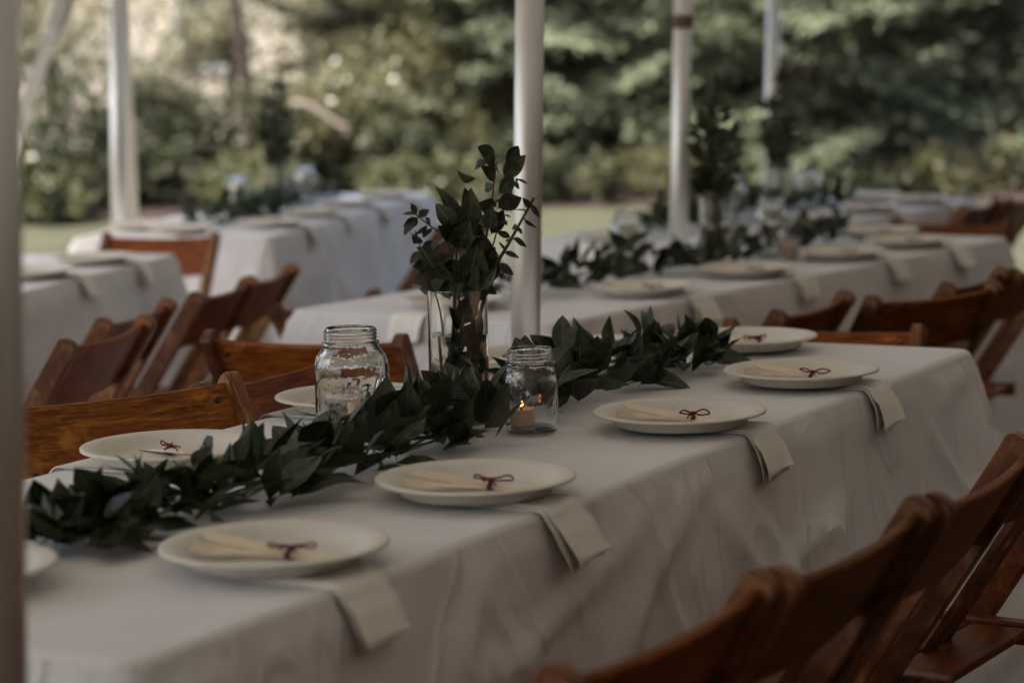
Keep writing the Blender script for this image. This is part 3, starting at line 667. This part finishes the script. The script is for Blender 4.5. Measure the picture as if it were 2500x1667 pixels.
jar(QJ, .160, .0545, .038, 'tall clear quart jar left of the glass vase on the near table', text=True)
candle(QJ+Vector((.008, -.008, .0115)), .019, .036, 'small pale candle inside the tall quart jar', False)
jar(PJ, .125, .0395, .0325, 'short clear pint jar right of the glass vase on the near table')
candle(PJ-VRX*.014+Vector((0, 0, .0115)), .0185, .024, 'lit stub candle inside the short pint jar', True)
tumbler(VG, .062, .026, .0325, 'small round votive glass sunk in the garland left of the vase'); candle(VG+Vector((0, 0, .0075)), .018, .02, 'candle inside the small votive glass', False)
def vase(loc, h, r, label, water):
    root = tumbler(loc, h, r, r, label, 'glass_vase', 'vase', 'cylinder glass vases', .003, 56)
    # the water: a hair inside the inner wall
    V, F = lathe_vf([(0, .0055), (r*.79, .0055), (r-.0024, .0075), (r-.0024, water), (r-.0044, water-.0006), (0, water-.0006)], 48); crisp(obj('water', V, F, WATER, root, True))
    return root
vase(VP, .186, .0475, 'tall clear cylinder vase with green branches on the near table', .115)
for t, u, v, lab in [('B', 1.02, .44, 'clear quart jar on the second table left of its leafy vase'), ('B', 1.63, .34, 'clear quart jar on the second table right of its leafy vase'),
                     ('C', .92, .42, 'clear jar at left in the garland of the far left table'), ('C', 1.65, .36, 'clear jar at right in the garland of the far left table'),
                     ('E', 1.02, .40, 'clear jar at left on the farthest table'), ('E', 1.60, .37, 'clear jar at right on the farthest table')]:
    jar(tpos(t, u, v, .001), .172, .0485, .036, lab, n=32)
for t, u, v, lab in [('B', 1.37, .37, 'cylinder vase of dark leaves on the second table beside the collared pole'), ('C', 1.33, .38, 'tall vase of leaves between the jars on the far left table'), ('E', 1.37, .38, 'vase of leaves on the farthest table at the thin pole')]:
    vase(tpos(t, u, v, .001), .205, .0475, lab, .11)
tumbler(tpos('B', 1.56, .25, .001), .065, .028, .034, 'votive glass with an orange candle in the garland of the second table')
candle(tpos('B', 1.56, .25, .0085), .022, .045, 'orange candle in the votive glass of the second table', False)

# ------------------------------------------------------------------ leaves: garlands and branches
def leaf_mesh(name, m, wd=.42, fold=.10, curl=.12, nx=7, tip=1.0, seed=0):
    """pointed blade, length 1 along +x, midrib crease, drooping tip"""
    r = random.Random(seed); V = []; F = []
    for i in range(nx+1):
        t = i/nx; h = wd/2*(math.sin(PI*min(1, t**.82))**.9)*(1-.12*t) if 0 < t < 1 else 0
        z = -curl*t*t + .02*math.sin(t*5+seed); tw = .18*math.sin(seed)*t
        for k in (-1, -.5, 0, .5, 1):
            V.append((t, k*h, z + fold*abs(k)*h*2 + tw*k*h - .03*abs(k)**3*h*math.cos(6*t+seed)))
    for i in range(nx):
        for k in range(4): a = i*5+k; F.append((a, a+1, a+6, a+5))
    # short petiole
    o = len(V); V += [(-.08, .008, -.01), (-.08, -.008, -.01), (.03, -.012, .0), (.03, .012, .0)]; F.append((o, o+1, o+2, o+3))
    return mk(name, V, F, m, True)
LEAVES = [leaf_mesh('leaf', LEAF, w_, f_, c_2, seed=s) for s, (w_, f_, c_2) in enumerate([(.62, .14, .15), (.54, .22, .32), (.68, .08, .05), (.58, .32, -.20), (.46, .18, .50), (.64, .12, .26), (.54, .48, .12), (.70, .20, -.08)])]
ROUND = [leaf_mesh('leaf', EUCA, .78, .10, c_2, seed=s+9) for s, c_2 in enumerate((.1, .25, -.1))]
OVAL = [leaf_mesh('leaf', EUCA, .46, .15, .15, seed=s+20) for s in range(2)]
def put_leaf(parent, pos, d, nrm, ln, pool, r):
    d = Vector(d).normalized(); nrm = Vector(nrm); nrm = nrm - d*nrm.dot(d)
    if nrm.length < 1e-3: nrm = d.orthogonal()
    nrm.normalize(); s = nrm.cross(d); o = link('leaf', r.choice(pool), parent)
    m = Matrix((d, s, nrm)).transposed().to_4x4() @ Matrix.Diagonal((ln, ln, ln, 1)); m.translation = pos; o.matrix_basis = m
    return o
def path_at(pts, t):
    f = t*(len(pts)-1); i = min(len(pts)-2, int(f)); a = f-i; return pts[i].lerp(pts[i+1], a), (pts[i+1]-pts[i]).normalized()
def garland(pts, n, label, seed, ln=(.05, .085), hw=.075, hh=.075, stems=6, avoid=(), profile=lambda t: (1, 1), as_parts=True, extra=0):
    r = random.Random(seed); pts = [Vector(p) for p in pts]; c = pts[len(pts)//2]
    root = empty('leaf_garland', c, 0, label, 'garland', 'leaf garlands on the tables')
    vf = []
    for s in range(stems):
        a0, a1 = sorted((r.uniform(0, 1), r.uniform(0, 1)))
        if a1-a0 < .3: a0, a1 = max(0, a0-.25), min(1, a1+.25)
        oy = r.uniform(-hw*.5, hw*.5); oz = r.uniform(.008, .03); q = []
        for t in np.linspace(a0, a1, 14):
            p, d = path_at(pts, t); sd = Vector((-d.y, d.x, 0)); q.append(p-c+sd*(oy+.01*math.sin(t*20+s))+Vector((0, 0, oz+.008*math.sin(t*31+s))))
        vf.append(tube_vf(q, .0018, 5))
    obj('stem', *merge(*vf), STEM, root, True)
    LV = []
    i = 0
    while i < n + extra:
        t = r.random(); t = t**1.25 if seed == 5 else t; p, d = path_at(pts, t); sd = Vector((-d.y, d.x, 0)); ph, pw = profile(t)
        a = r.uniform(-1, 1); lat = a*hw*pw*.85; z = r.random()**1.3*hh*ph*.62*(1-.55*a*a)*(1 if i < n else .6) + .008
        l_ = r.uniform(*ln)
        # sprigs point along the garland (either way), fan outward at the flanks and up in the middle
        dirv = d*r.gauss(.55 if r.random() < .75 else -.6, .35) + sd*(a*.75+r.gauss(0, .35)) + Vector((0, 0, max(-.15, r.gauss(.55, .45)*ph)))
        if z < .02 and dirv.z < 0: dirv.z = abs(dirv.z)*.3
        dirv.normalize(); pos = p + sd*lat + Vector((0, 0, z)); tipp = pos + dirv*l_
        base = p.z
        if tipp.z < base+.006: dirv.z = (base+.006-pos.z)/l_; tipp = pos + dirv*l_
        bad = False
        for (q, rad, hgt) in avoid:
            for w_ in (0, .35, .7, 1):
                e = pos.lerp(tipp, w_)
                if (e.xy-q.xy).length < rad and e.z < q.z+hgt: bad = True
        if bad: continue
        i += 1
        nr = Vector((r.gauss(0, .5), r.gauss(0, .5), 1))
        if abs(dirv.z) > .75: nr = Vector((r.gauss(0, 1), r.gauss(0, 1), .3))
        if as_parts and i <= n: put_leaf(root, pos-c, dirv, nr, l_, LEAVES, r)
        else: LV.append((pos-c, dirv.copy(), nr, l_))
    if LV:
        V = []; F = []
        for (pos, d, nr, l_) in LV:
            d.normalize(); nr = nr-d*nr.dot(d); nr.normalize(); s = nr.cross(d); o = len(V)
            for (x, y, z) in ((0, 0, 0), (.35, .2, .03), (.7, .15, .0), (1, 0, -.12), (.7, -.15, .0), (.35, -.2, .03), (.5, 0, -.02)): V.append(pos+(d*x+s*y+nr*z)*l_)
            F += [(o, o+1, o+6), (o+1, o+2, o+6), (o+2, o+3, o+6), (o+3, o+4, o+6), (o+4, o+5, o+6), (o+5, o, o+6)]
        tag(obj('foliage', V, F, LEAFMASS, root, True), kind='stuff')
    return root
gp = [(.40, .375), (.53, .405), (.71, .385), (.90, .37), (1.09, .355), (1.26, .35), (1.45, .39), (1.62, .41), (1.76, .40), (1.90, .395), (2.02, .39), (2.12, .39)]
garland([(x, y, TH+.002) for x, y in gp], 298, 'dark green leaf garland lying along the middle of the near table', 5, (.044, .079), .084, .082, 7,
        [(QJ, .058, .18), (PJ, .047, .14), (VP, .055, .2), (VG, .036, .06), (tpos('A', .84, .116), .105, .03), (tpos('A', .90, .635), .10, .03), (tpos('A', 1.385, .112), .12, .03)],
        lambda t: (.45+.65*math.sin(t*PI)**.8 + (.5 if t > .62 else 0) + .35*math.exp(-((t-.42)/.12)**2), .85+.3*math.sin(t*9)**2), extra=250)
garland([tpos('B', u, .38+.03*math.sin(u*4), .002) for u in np.linspace(.30, 2.15, 9)], 190, 'dark leaf garland along the middle of the second table', 6, (.05, .085), .085, .10, 5,
        [(tpos('B', 1.02, .44), .055, .18), (tpos('B', 1.63, .34), .055, .18), (tpos('B', 1.37, .37), .05, .2), (tpos('B', 1.56, .25), .04, .07)])
garland([tpos('C', u, .40, .002) for u in np.linspace(.42, 2.0, 7)], 240, 'leaf garland with jars on the far left table', 7, (.06, .1), .10, .12, 4, [(tpos('C', .92, .42), .05, .18), (tpos('C', 1.65, .36), .05, .18)], as_parts=False)
garland([tpos('E', u, .40, .002) for u in np.linspace(.35, 1.95, 7)], 240, 'leaf garland on the farthest table at right', 8, (.06, .1), .10, .12, 4, [(tpos('E', 1.02, .4), .05, .18), (tpos('E', 1.6, .37), .05, .18)], as_parts=False)
garland([tpos('D', u, .42, .002) for u in np.linspace(.9, 1.62, 5)], 90, 'bit of leaf garland beside the foreground pole on the left edge table', 9, (.06, .09), .08, .09, 3, as_parts=False)

VR = Vector((LR.x, LR.y, 0)); VF = Vector((FH.x, FH.y, 0)); VU = Vector((0, 0, 1))
def branch(base, pts, leaves, pool, label, name, seed, stem=STEM, rad=.0022, nl=None, ln=(.05, .08), spread=.9, tiltf=.5):
    """pts: (right, up, away) metres from the vase foot; leaves: explicit (t, angle in view plane, length, lean away) or None for pairs"""
    r = random.Random(seed); root = empty(name, base, 0, label, 'branch', 'cut branches in the vase')
    P3 = [VR*a + VU*b + VF*c for a, b, c in pts]
    # smooth polyline
    q = []
    for i in range(24):
        p, d = path_at(P3, i/23); q.append(p)
    for _ in range(3): q = [q[0]] + [(q[i-1]+q[i]*2+q[i+1])/4 for i in range(1, len(q)-1)] + [q[-1]]
    obj('stem', *tube_vf(q, [rad*(1.2-.7*i/23) for i in range(24)], 6), stem, root, True)
    for (t, ang, l_, aw) in leaves:
        p, d = path_at(q, t); a = math.radians(ang); dv = VR*math.cos(a)+VU*math.sin(a)+VF*aw
        put_leaf(root, p, dv, -VF+VR*r.gauss(0, .45)+VU*r.gauss(.2, .4), l_, pool, r)
    if nl:
        for i in range(nl):
            t = .30+.70*i/(nl-1); p, d = path_at(q, t); s = d.cross(VF).normalized()
            for sg in (-1, 1):
                dv = d*.45 + s*sg*spread + VF*r.gauss(0, tiltf); put_leaf(root, p, dv, -VF*1+VU*r.gauss(.3, .6)+VR*r.gauss(0, .6), r.uniform(*ln)*(1.1-.35*t), pool, r)
    return root
def pt(cx, cy, away=0):
    """view units of the branches (392 to the decimetre or so) -> (right, up, away) from the vase foot"""
    x = (950+cx/3.92)/1.063; y = (330+cy/3.92)/1.063; return ((x-1048+(932-y)*.0272)*.000687, (932-y)*.000687, away)
def bouquet(stem, blades, pool, label, name, seed, sm=STEM, rad=.002, wob=.03, ln=None):
    """stem: view points; blades: (base x, base y, tip x, tip y), or (x, y) for a round leaf beside the stem"""
    r = random.Random(seed); root = empty(name, VP, 0, label, 'branch', 'cut branches in the vase'); off = r.uniform(-.012, .012)
    to3 = lambda p, c: VR*p[0] + VU*p[1] + VF*c
    q = [to3(pt(*p), off*min(1, k*.7)) for k, p in enumerate(stem)]; qq = []
    for i in range(22): p, d = path_at(q, i/21); qq.append(p)
    for _ in range(3): qq = [qq[0]] + [(qq[i-1]+qq[i]*2+qq[i+1])/4 for i in range(1, 21)] + [qq[-1]]
    obj('stem', *tube_vf(qq, [rad*(1.2-.6*i/21) for i in range(22)], 6), sm, root, True)
    for b in blades:
        if len(b) == 2:
            c = to3(pt(*b), off+r.gauss(0, wob*.5)); p = min(qq, key=lambda e: (e-c).length); d = (c-p); l_ = max(ln, min(d.length*1.7, ln*1.5))
            tw = to3((0, 0), r.gauss(0, .004)) if False else VF*r.gauss(0, .006); put_leaf(root, c-d.normalized()*l_*.5, d+tw, -VF*r.uniform(.2, 1)+VU*r.gauss(.4, .6)+VR*r.gauss(0, .5), l_, pool, r)
            vf = tube_vf([p, c-d.normalized()*l_*.45], rad*.4, 4); obj('twig', *vf, sm, root)
        else:
            p0 = to3(pt(*b[:2]), off+r.gauss(0, wob*.4)); p1 = to3(pt(*b[2:]), off+r.gauss(0, wob)); d = p1-p0
            put_leaf(root, p0, d, -VF+VR*r.gauss(0, .5)+VU*r.gauss(.1, .5), d.length, pool, r)
bouquet([(640, 2480), (800, 1500), (900, 950), (940, 650), (965, 430), (985, 280)],
        [(960, 340, 780, 115), (910, 270, 765, 330), (1075, 310, 1150, 150), (1060, 410, 1258, 200), (970, 440, 865, 290), (1015, 555, 1178, 372), (960, 480, 850, 540), (985, 300, 1080, 305), (790, 415, 595, 350), (1000, 690, 1222, 615), (955, 690, 775, 605), (930, 900, 930, 700), (940, 950, 1060, 720), (900, 1000, 760, 900), (950, 640, 990, 700)],
        LEAVES, 'tallest leafy branch in the glass vase with pointed leaves', 'leafy_branch', 1, RSTEM)
bouquet([(560, 2480), (600, 1600), (600, 1130), (630, 950), (640, 860)],
        [(620, 900, 540, 480), (655, 880, 715, 498), (700, 880, 778, 545), (600, 880, 408, 640), (720, 910, 860, 690), (610, 1080, 600, 700), (790, 970, 800, 660), (600, 955, 510, 885), (650, 1000, 660, 620), (640, 1090, 760, 800), (620, 1090, 720, 900)],
        LEAVES, 'broad fan of dark pointed leaves left of centre in the vase', 'leafy_branch', 2)
bouquet([(540, 2470), (590, 1500), (575, 1130), (500, 960), (340, 840), (220, 740)],
        [(345, 800), (165, 745), (215, 730), (300, 730), (175, 825), (150, 880), (270, 905), (330, 930), (440, 900), (480, 1010), (410, 1010)],
        ROUND, 'round leaved eucalyptus sprig leaning left out of the vase', 'eucalyptus_sprig', 3, STEM, .0016, .02, .020)
bouquet([(520, 2470), (470, 1700), (390, 1440), (330, 1250), (250, 1000), (215, 900)],
        [(215, 1000), (270, 1075), (365, 1050), (215, 1150), (240, 1220), (365, 1120), (480, 1190), (300, 1260), (270, 1370), (310, 1470), (430, 1400), (240, 950), (420, 1260)],
        ROUND, 'drooping round leaved eucalyptus sprig at the left lip of the vase', 'eucalyptus_sprig', 13, STEM, .0016, .02, .026)
bouquet([(680, 2470), (860, 1550), (980, 1240), (1100, 1050), (1200, 870), (1340, 620)],
        [(1190, 720), (1285, 660), (1355, 735), (1310, 860), (1150, 880), (1215, 930), (1210, 1030), (1130, 1140), (1030, 1060), (1000, 1150), (1090, 1290), (1050, 950), (1345, 610), (1120, 1000)],
        OVAL, 'oval leaved sprig leaning right across the thick pole', 'eucalyptus_sprig', 4, STEM, .0030, .02, .026)
bouquet([(620, 2470), (860, 1400), (1000, 900), (1050, 700), (1110, 540), (1180, 440)],
        [(1190, 415), (1215, 450), (1180, 490), (1120, 560), (1090, 695), (1100, 775), (1060, 835), (1150, 470), (1030, 640), (1000, 760), (880, 790), (860, 880)],
        OVAL, 'thin small leaved sprig beside the tallest branch', 'eucalyptus_sprig', 5, STEM, .0014, .02, .017)
bouquet([(560, 2470), (620, 1800), (640, 1450), (560, 1250)],
        [(700, 1500, 820, 1010), (640, 1500, 430, 1160), (560, 1490, 290, 1160), (600, 1480, 400, 1330), (640, 1400, 560, 1120), (620, 1350, 700, 1120), (560, 1520, 430, 1260), (600, 1560, 700, 1230), (540, 1560, 480, 1300), (660, 1560, 600, 1240)],
        LEAVES, 'low dark leafy branch at the left lip of the vase', 'leafy_branch', 6)
bouquet([(700, 2470), (760, 1800), (800, 1450), (850, 1150)],
        [(800, 1500, 900, 900), (850, 1450, 985, 1250), (700, 1420, 900, 1040), (820, 1300, 960, 1080), (760, 1500, 860, 1200), (840, 1500, 960, 1350), (780, 1350, 740, 1130), (880, 1420, 985, 1525), (740, 1600, 880, 1300), (820, 1560, 770, 1280)],
        LEAVES, 'low dark leafy branch at the right lip of the vase', 'leafy_branch', 7)
bouquet([(600, 2480), (580, 2200), (640, 1950), (660, 1700)],
        [(600, 2350, 560, 2050), (600, 2250, 720, 2020), (620, 2100, 560, 1850), (640, 2000, 760, 1800), (650, 1850, 590, 1650), (650, 1800, 740, 1600), (600, 2380, 700, 2180), (780, 2300, 820, 2020), (760, 2000, 840, 1760)],
        LEAVES, 'leafy branch standing inside the water of the vase', 'leafy_branch', 8)
for t, u, v, hgt, seed, lab in [('B', 1.37, .37, .46, 31, 'dark leafy branch in the vase on the second table'), ('C', 1.33, .38, .50, 32, 'tall leafy branch in the vase on the far left table'), ('E', 1.37, .38, .50, 33, 'leafy branch in the vase on the farthest table')]:
    b0 = tpos(t, u, v, .008)
    for j in range(3):
        dx = (-.035, .012, .05)[j]; hh = hgt*(.8, 1, .72)[j]
        branch(b0, [(0, .005, 0), (dx*.2, .2, .0), (dx*.8, hh*.7, .02*j), (dx*1.1, hh, .01)], [(1, 90, .07, 0)], LEAVES if j < 2 else OVAL, lab + (', left stem', ', tallest stem', ', right stem')[j], 'leafy_branch', seed+j, STEM, .0025, 13, (.045, .075) if j < 2 else (.035, .05), .75)

# ------------------------------------------------------------------ background: trees, shrubs, house
def quads(pos, dirs, nrm, ln, wd):
    """one rhombic leaf per row"""
    dirs = dirs/np.linalg.norm(dirs, axis=1, keepdims=True); nrm = nrm - dirs*(nrm*dirs).sum(1, keepdims=True); nrm /= np.linalg.norm(nrm, axis=1, keepdims=True)+1e-9
    s = np.cross(nrm, dirs); ln = ln[:, None]; wd = wd[:, None]; mid = pos+dirs*ln*.45
    V = np.stack([pos, mid+s*wd*.5, pos+dirs*ln, mid-s*wd*.5], 1).reshape(-1, 3); F = np.arange(len(V)).reshape(-1, 4); return V, F
def npmesh(name, V, F, m):
    me = bpy.data.meshes.new(name); me.vertices.add(len(V)); me.vertices.foreach_set('co', np.asarray(V, np.float32).ravel())
    k = F.shape[1]; me.loops.add(F.size); me.loops.foreach_set('vertex_index', F.ravel().astype(np.int32)); me.polygons.add(len(F))
    me.polygons.foreach_set('loop_start', np.arange(0, F.size, k, dtype=np.int32)); me.polygons.foreach_set('loop_total', np.full(len(F), k, np.int32))
    me.materials.append(m); me.update(calc_edges=True); me.validate(); return me
def spruce(d, l, rad, hgt, label, seed, m=F_SPRUCE, dens=1.0):
    r = np.random.default_rng(seed); x, y = W(d, l); z0 = gz(x, y)
    root = empty('spruce_tree', (x, y, z0), r.uniform(0, 6), label, 'tree', 'conifers beyond the tent')
    V, F = tube_vf([(0, 0, -.1), (0, 0, hgt*.5), (0, 0, hgt*.97)], [.15, .09, .01], 10); obj('trunk', V, F, BARK, root, True)
    PP = []; DD = []; NN = []; LL = []; WW = []
    nlow, nhigh = int(46*dens), int(9*(hgt-2.6)*dens)
    for b in range(nlow+nhigh):
        low = b < nlow; z = .08 + r.random()*2.6 if low else 2.6 + r.random()**1.3*(hgt-2.8)
        Lb = (rad*max(.06, 1-z/hgt)**.8+.1)*r.uniform(.55, 1.2); a = b*2.39996+r.uniform(-.4, .4); n = int((300 if low else 110)*min(1.3, .3+Lb/2))
        t = r.random(n)**.7; droop = r.uniform(-.05, .5); upt = r.uniform(-.05, .35); slant = r.normal(0, .28)
        ca, sa = math.cos(a), math.sin(a); rr = t*Lb; zz = z + Lb*(-droop*t + upt*t**3); half = r.uniform(.16, .30)*Lb*np.sin(PI*np.clip(t*.92+.06, 0, 1))+.03
        tw = np.round(t*9)/9; lat = r.uniform(-1, 1, n); yy = lat*half; zz = zz + slant*yy - .16*np.abs(lat)*half - np.abs(r.normal(0, .05, n))
        PP.append(np.stack([ca*rr-sa*yy, sa*rr+ca*yy, zz], 1)); fx = .75+0*t; fy = lat*.9+r.normal(0, .3, n)
        DD.append(np.stack([ca*fx-sa*fy, sa*fx+ca*fy, -.2+r.normal(0, .25, n)], 1)); NN.append(np.stack([r.normal(0, .4, n), r.normal(0, .4, n), np.ones(n)], 1))
        LL.append(r.uniform(.10, .19, n)); WW.append(r.uniform(.035, .06, n))
    V, F = quads(*[np.concatenate(q) for q in (PP, DD, NN, LL, WW)]); link('crown', npmesh('crown', V, F, m), root)
def leafy(d, l, rx, rz, zc, n, m, label, seed, name='shrub', cat='shrub', group='shrubs beyond the lawn', size=(.07, .12), trunk=None, clumps=26, stemr=.03):
    """shrub or tree: leaf clumps through an ellipsoid crown"""
    r = np.random.default_rng(seed); x, y = W(d, l); z0 = gz(x, y)
    root = empty(name, (x, y, z0), 0, label, cat, group)
    c = r.normal(0, 1, (clumps, 3)); c /= np.linalg.norm(c, axis=1, keepdims=True); c *= (r.random((clumps, 1))**.45)
    c = c*np.array([rx*.82, rx*.82, rz*.82]) + np.array([0, 0, zc]); c[:, 2] = np.maximum(c[:, 2], .12)
    k = r.integers(0, clumps, n); sp = r.uniform(.22, .42, clumps)*min(rx, rz)*1.05
    p = r.normal(0, 1, (n, 3)); p /= np.linalg.norm(p, axis=1, keepdims=True); p = p*(r.random((n, 1))**.5)*sp[k][:, None]; pos = c[k]+p; pos[:, 2] = np.maximum(pos[:, 2], .03)
    dr = p + r.normal(0, .15, (n, 3)) + np.array([0, 0, -.02]); nr = r.normal(0, .6, (n, 3)) + np.array([0, 0, .9])
    V, F = quads(pos, dr, nr, r.uniform(*size, n), r.uniform(size[0]*.5, size[1]*.6, n)); link('crown' if trunk else 'foliage', npmesh('crown', V, F, m), root)
    vf = []
    if trunk:
        h, r0, lean = trunk; vf.append(tube_vf([(-lean*.3, 0, -.1), (0, .0, h*.35), (lean*.5, .02, h*.7), (lean, 0, h)], [r0*1.25, r0, r0*.85, r0*.6], 10))
        tp = Vector((lean, 0, h))
        for i in r.choice(clumps, min(12, clumps), False): q = Vector(c[i]); vf.append(tube_vf([tp*.8, tp.lerp(q, .5)+Vector((0, 0, .15)), q], [r0*.5, r0*.3, r0*.1], 6))
    else:
        for i in r.choice(clumps, min(9, clumps), False): q = Vector(c[i]); vf.append(tube_vf([(q.x*.1, q.y*.1, 0), (q.x*.5, q.y*.5, q.z*.55), tuple(q)], [stemr*.6, stemr*.4, stemr*.15], 6))
    obj('trunk' if trunk else 'stem', *merge(*vf), BARK, root, True); return root

for a in [(23.5, 4.9, 2.4, 11, 'big conifer filling the right edge with layered boughs', 1), (22.6, 2.8, 2.1, 10, 'conifer with drooping boughs right of the thin pole', 2), (24.2, 1.2, 2.2, 11, 'grey green conifer between the two right poles', 3),
          (24.2, .0, 1.7, 8, 'sparse conifer just right of the thick pole', 4), (27, 3.7, 2.9, 14, 'dark conifer standing behind the others at right', 5, F_DEEP), (28.5, 1.6, 2.6, 13, 'dark conifer behind the collared pole', 6, F_DEEP), (27.5, 6.3, 2.9, 14, 'dark conifer beyond the right edge', 7, F_DEEP), (25.6, -1.0, 1.6, 7, 'olive brown conifer behind the glass vase', 8, F_OLIVE)]: spruce(*a)  # rear conifers carry the gap shade in their dark needle colour
for a in [
 (22.0, -4.4, 1.0, .75, .6, 3600, F_DARK, 'dark green shrub at the left edge under the guy strap', 11),
 (22.5, -3.35, .95, .8, .6, 3600, F_DARK, 'dark shrub left of the corner pole', 12),
 (22.8, -2.6, .9, .75, .55, 3400, F_DARK, 'dark shrub right of the corner pole', 13),
 (23.2, -1.75, .85, .8, .6, 3000, F_OLIVE, 'olive shrub behind the jars of the far left table', 14),
 (22.4, -1.05, .45, .55, .45, 1500, F_DARK, 'small dark upright shrub left of the glass vase', 15),
 (23.8, -.9, 1.2, .95, .8, 4200, F_OLIVE, 'wide olive brown shrub behind the glass vase', 16),
 (21.2, -4.15, .62, .34, .26, 1600, F_LIGHT, 'low bright green mound at the left edge of the lawn', 17),
 (21.6, -2.25, .8, .34, .26, 1900, F_LIGHT, 'low bright green mound right of the corner pole', 18),
 (21.8, -.75, .7, .30, .22, 1500, F_LIGHT, 'low green mound left of the thick pole', 19),
 (25.2, -.35, 1.5, 1.5, 1.2, 6200, F_OLIVE, 'tall olive brown thicket behind the wide shrub', 20),
 (22.0, .35, .8, .36, .28, 1900, F_DARK, 'low dark shrub at the foot of the sparse conifer', 21),
 (21.9, 1.45, .85, .34, .26, 1900, F_OLIVE, 'low olive shrub between the two right poles', 22),
 (21.8, 2.65, .9, .36, .28, 1900, F_DARK, 'low dark shrub right of the thin pole', 23),
 (21.7, 3.85, .9, .34, .26, 1900, F_OLIVE, 'low olive shrub under the conifers at right', 24),
 (21.6, 4.95, .8, .36, .28, 1700, F_DARK, 'low dark shrub at the right edge under the conifers', 25),
 ]: leafy(*a)
for a in [
 (26.0, -4.9, 1.5, 1.1, 1.9, 3200, F_PALE, 'pale leaved tree at the top left corner', 31, (2.2, .07, .3)),
 (24.6, -2.62, 1.3, 1.5, 2.9, 2300, F_LIGHT, 'slim tree with a thin brownish trunk left of the jars', 32, (3.0, .075, -.35)),
 (27.0, -3.1, 1.6, 1.0, 1.55, 3600, F_PALE, 'sunlit pale tree behind the slim trunk', 33, (1.6, .06, .2)),
 (28.5, -1.5, 1.5, 1.2, 1.5, 3400, F_LIGHT, 'light green tree between the slim trunk and the vase', 34, (1.7, .07, -.2)),
 (30.0, -6.4, 2.0, 1.8, 2.0, 3600, F_LIGHT, 'light tree beyond the left edge', 35, (2.2, .09, .2)),
 (10.0, -5.3, 2.1, 1.6, 3.6, 5200, F_DARK, 'leafy shade tree left of the tent', 36, (2.6, .12, .2)),  # this tree and the next are added out of view to cut sky light
 (13.8, -5.6, 2.2, 1.8, 3.6, 5200, F_DARK, 'second leafy shade tree left of the tent', 37, (2.6, .12, -.2)),
 ]: leafy(*a[:9], name='tree', cat='tree', group='leafy trees beyond the lawn', trunk=a[9], clumps=30)
# far wood that reads as one mass
def far_wood():
    r = np.random.default_rng(77); n = 34000; d = r.uniform(46, 62, n); l = r.uniform(-24, 24, n); z = r.random(n)**.8*16
    k = (z < np.where(l < -2, 6, 11)+2.8*np.sin(l*.8+1)+2.5*np.sin(l*.31)+2.2) ; d, l, z = d[k], l[k], z[k]; n = len(d)
    pos = np.array([(*W(a, b), c-.2) for a, b, c in zip(d, l, z)]); V, F = quads(pos, r.normal(0, 1, (n, 3)), r.normal(0, .6, (n, 3))+np.array([0, 0, .8]), r.uniform(.5, .9, n), r.uniform(.3, .5, n))
    tag(link('far_wood', npmesh('far_wood', V, F, F_OLIVE)), 'distant olive green wood behind everything', 'wood', kind='stuff')
far_wood()
def blocking_wood():
    # unseen dark foliage ring, added to block light from the right and behind
    r = np.random.default_rng(78); n = 80000; a = r.uniform(-.75, 2.6, n); z = r.random(n)*7.5; rad = 8.8+(.16*z)+r.random(n)*2.4+.5*np.sin(a*9)+.3*np.sin(a*23+z)
    cx, cy = W(2.5, .5); ang = a + math.atan2(-FH.y, -FH.x) + .15
    pos = np.stack([cx+np.cos(ang)*rad, cy+np.sin(ang)*rad, z-.1], 1); V, F = quads(pos, r.normal(0, 1, (n, 3)), r.normal(0, .6, (n, 3))+np.array([0, 0, .5]), r.uniform(.22, .45, n), r.uniform(.10, .2, n))
    tag(link('light_blocking_wood', npmesh('light_blocking_wood', V, F, F_DEEP)), 'unseen dark foliage ring added to block light around the tent', 'wood', kind='stuff')
blocking_wood()
# fallen pale log
lx, ly = W(22.2, -1.45); lg = empty('fallen_log', (lx, ly, gz(lx, ly)), 0, 'pale slanting log among the shrubs left of the vase', 'log')
q0, q1 = Vector((*W(22.3, -1.92), .82))-Vector((lx, ly, gz(lx, ly))), Vector((*W(22.2, -1.48), .62))-Vector((lx, ly, gz(lx, ly)))
obj('trunk', *tube_vf([q0+(q1-q0)*t+Vector((0, 0, .03*math.sin(t*5))) for t in np.linspace(-.1, 1.1, 10)], [.034-.001*i for i in range(10)], 10), mat('pale_bark', (.20, .165, .13), .9), lg, True)
# pale house glimpsed through the leaves at upper left
def house():
    d0, l0, l1 = 38, -9.5, -3.05; x, y = W(d0, l1); a = math.atan2(LR.y, LR.x); z = gz(x, y)
    h = empty('house', (x, y, z), a, 'pale beige house glimpsed through the leaves at upper left', 'house'); wl = l1-l0
    link('wall', bar('wall', (-wl/2, 0, -.3), (-wl/2, 0, 5.2), wl, .3, SIDING, Vector((1, 0, 0)), .01), h)
    link('wall', bar('wall', (-.16, 4.2, -.3), (-.16, 4.2, 5.2), .3, 8.0, SIDING, Vector((1, 0, 0)), .01), h)
    for k in range(30): link('siding_board', bar('siding_board', (-wl+.02, -.165, .05+k*.17), (-.02, -.165, .05+k*.17), .03, .155, SIDING, Vector((0, 1, 0)), .006, 1), h)
    rf = link('roof', bar('roof', (-wl/2, 2.2, 5.9), (-wl/2, -.6, 5.1), wl+.8, .12, ROOF, Vector((1, 0, 0)), .01), h)
    for wx in (-1.6, -4.2):
        wn = link('window', bar('window', (wx, -.2, 1.2), (wx, -.2, 2.6), 1.0, .06, TRIM, Vector((1, 0, 0)), .01), h)
        link('pane', bar('pane', (wx, -.235, 1.28), (wx, -.235, 2.52), .84, .02, PANE, Vector((1, 0, 0)), .003), wn)
house()
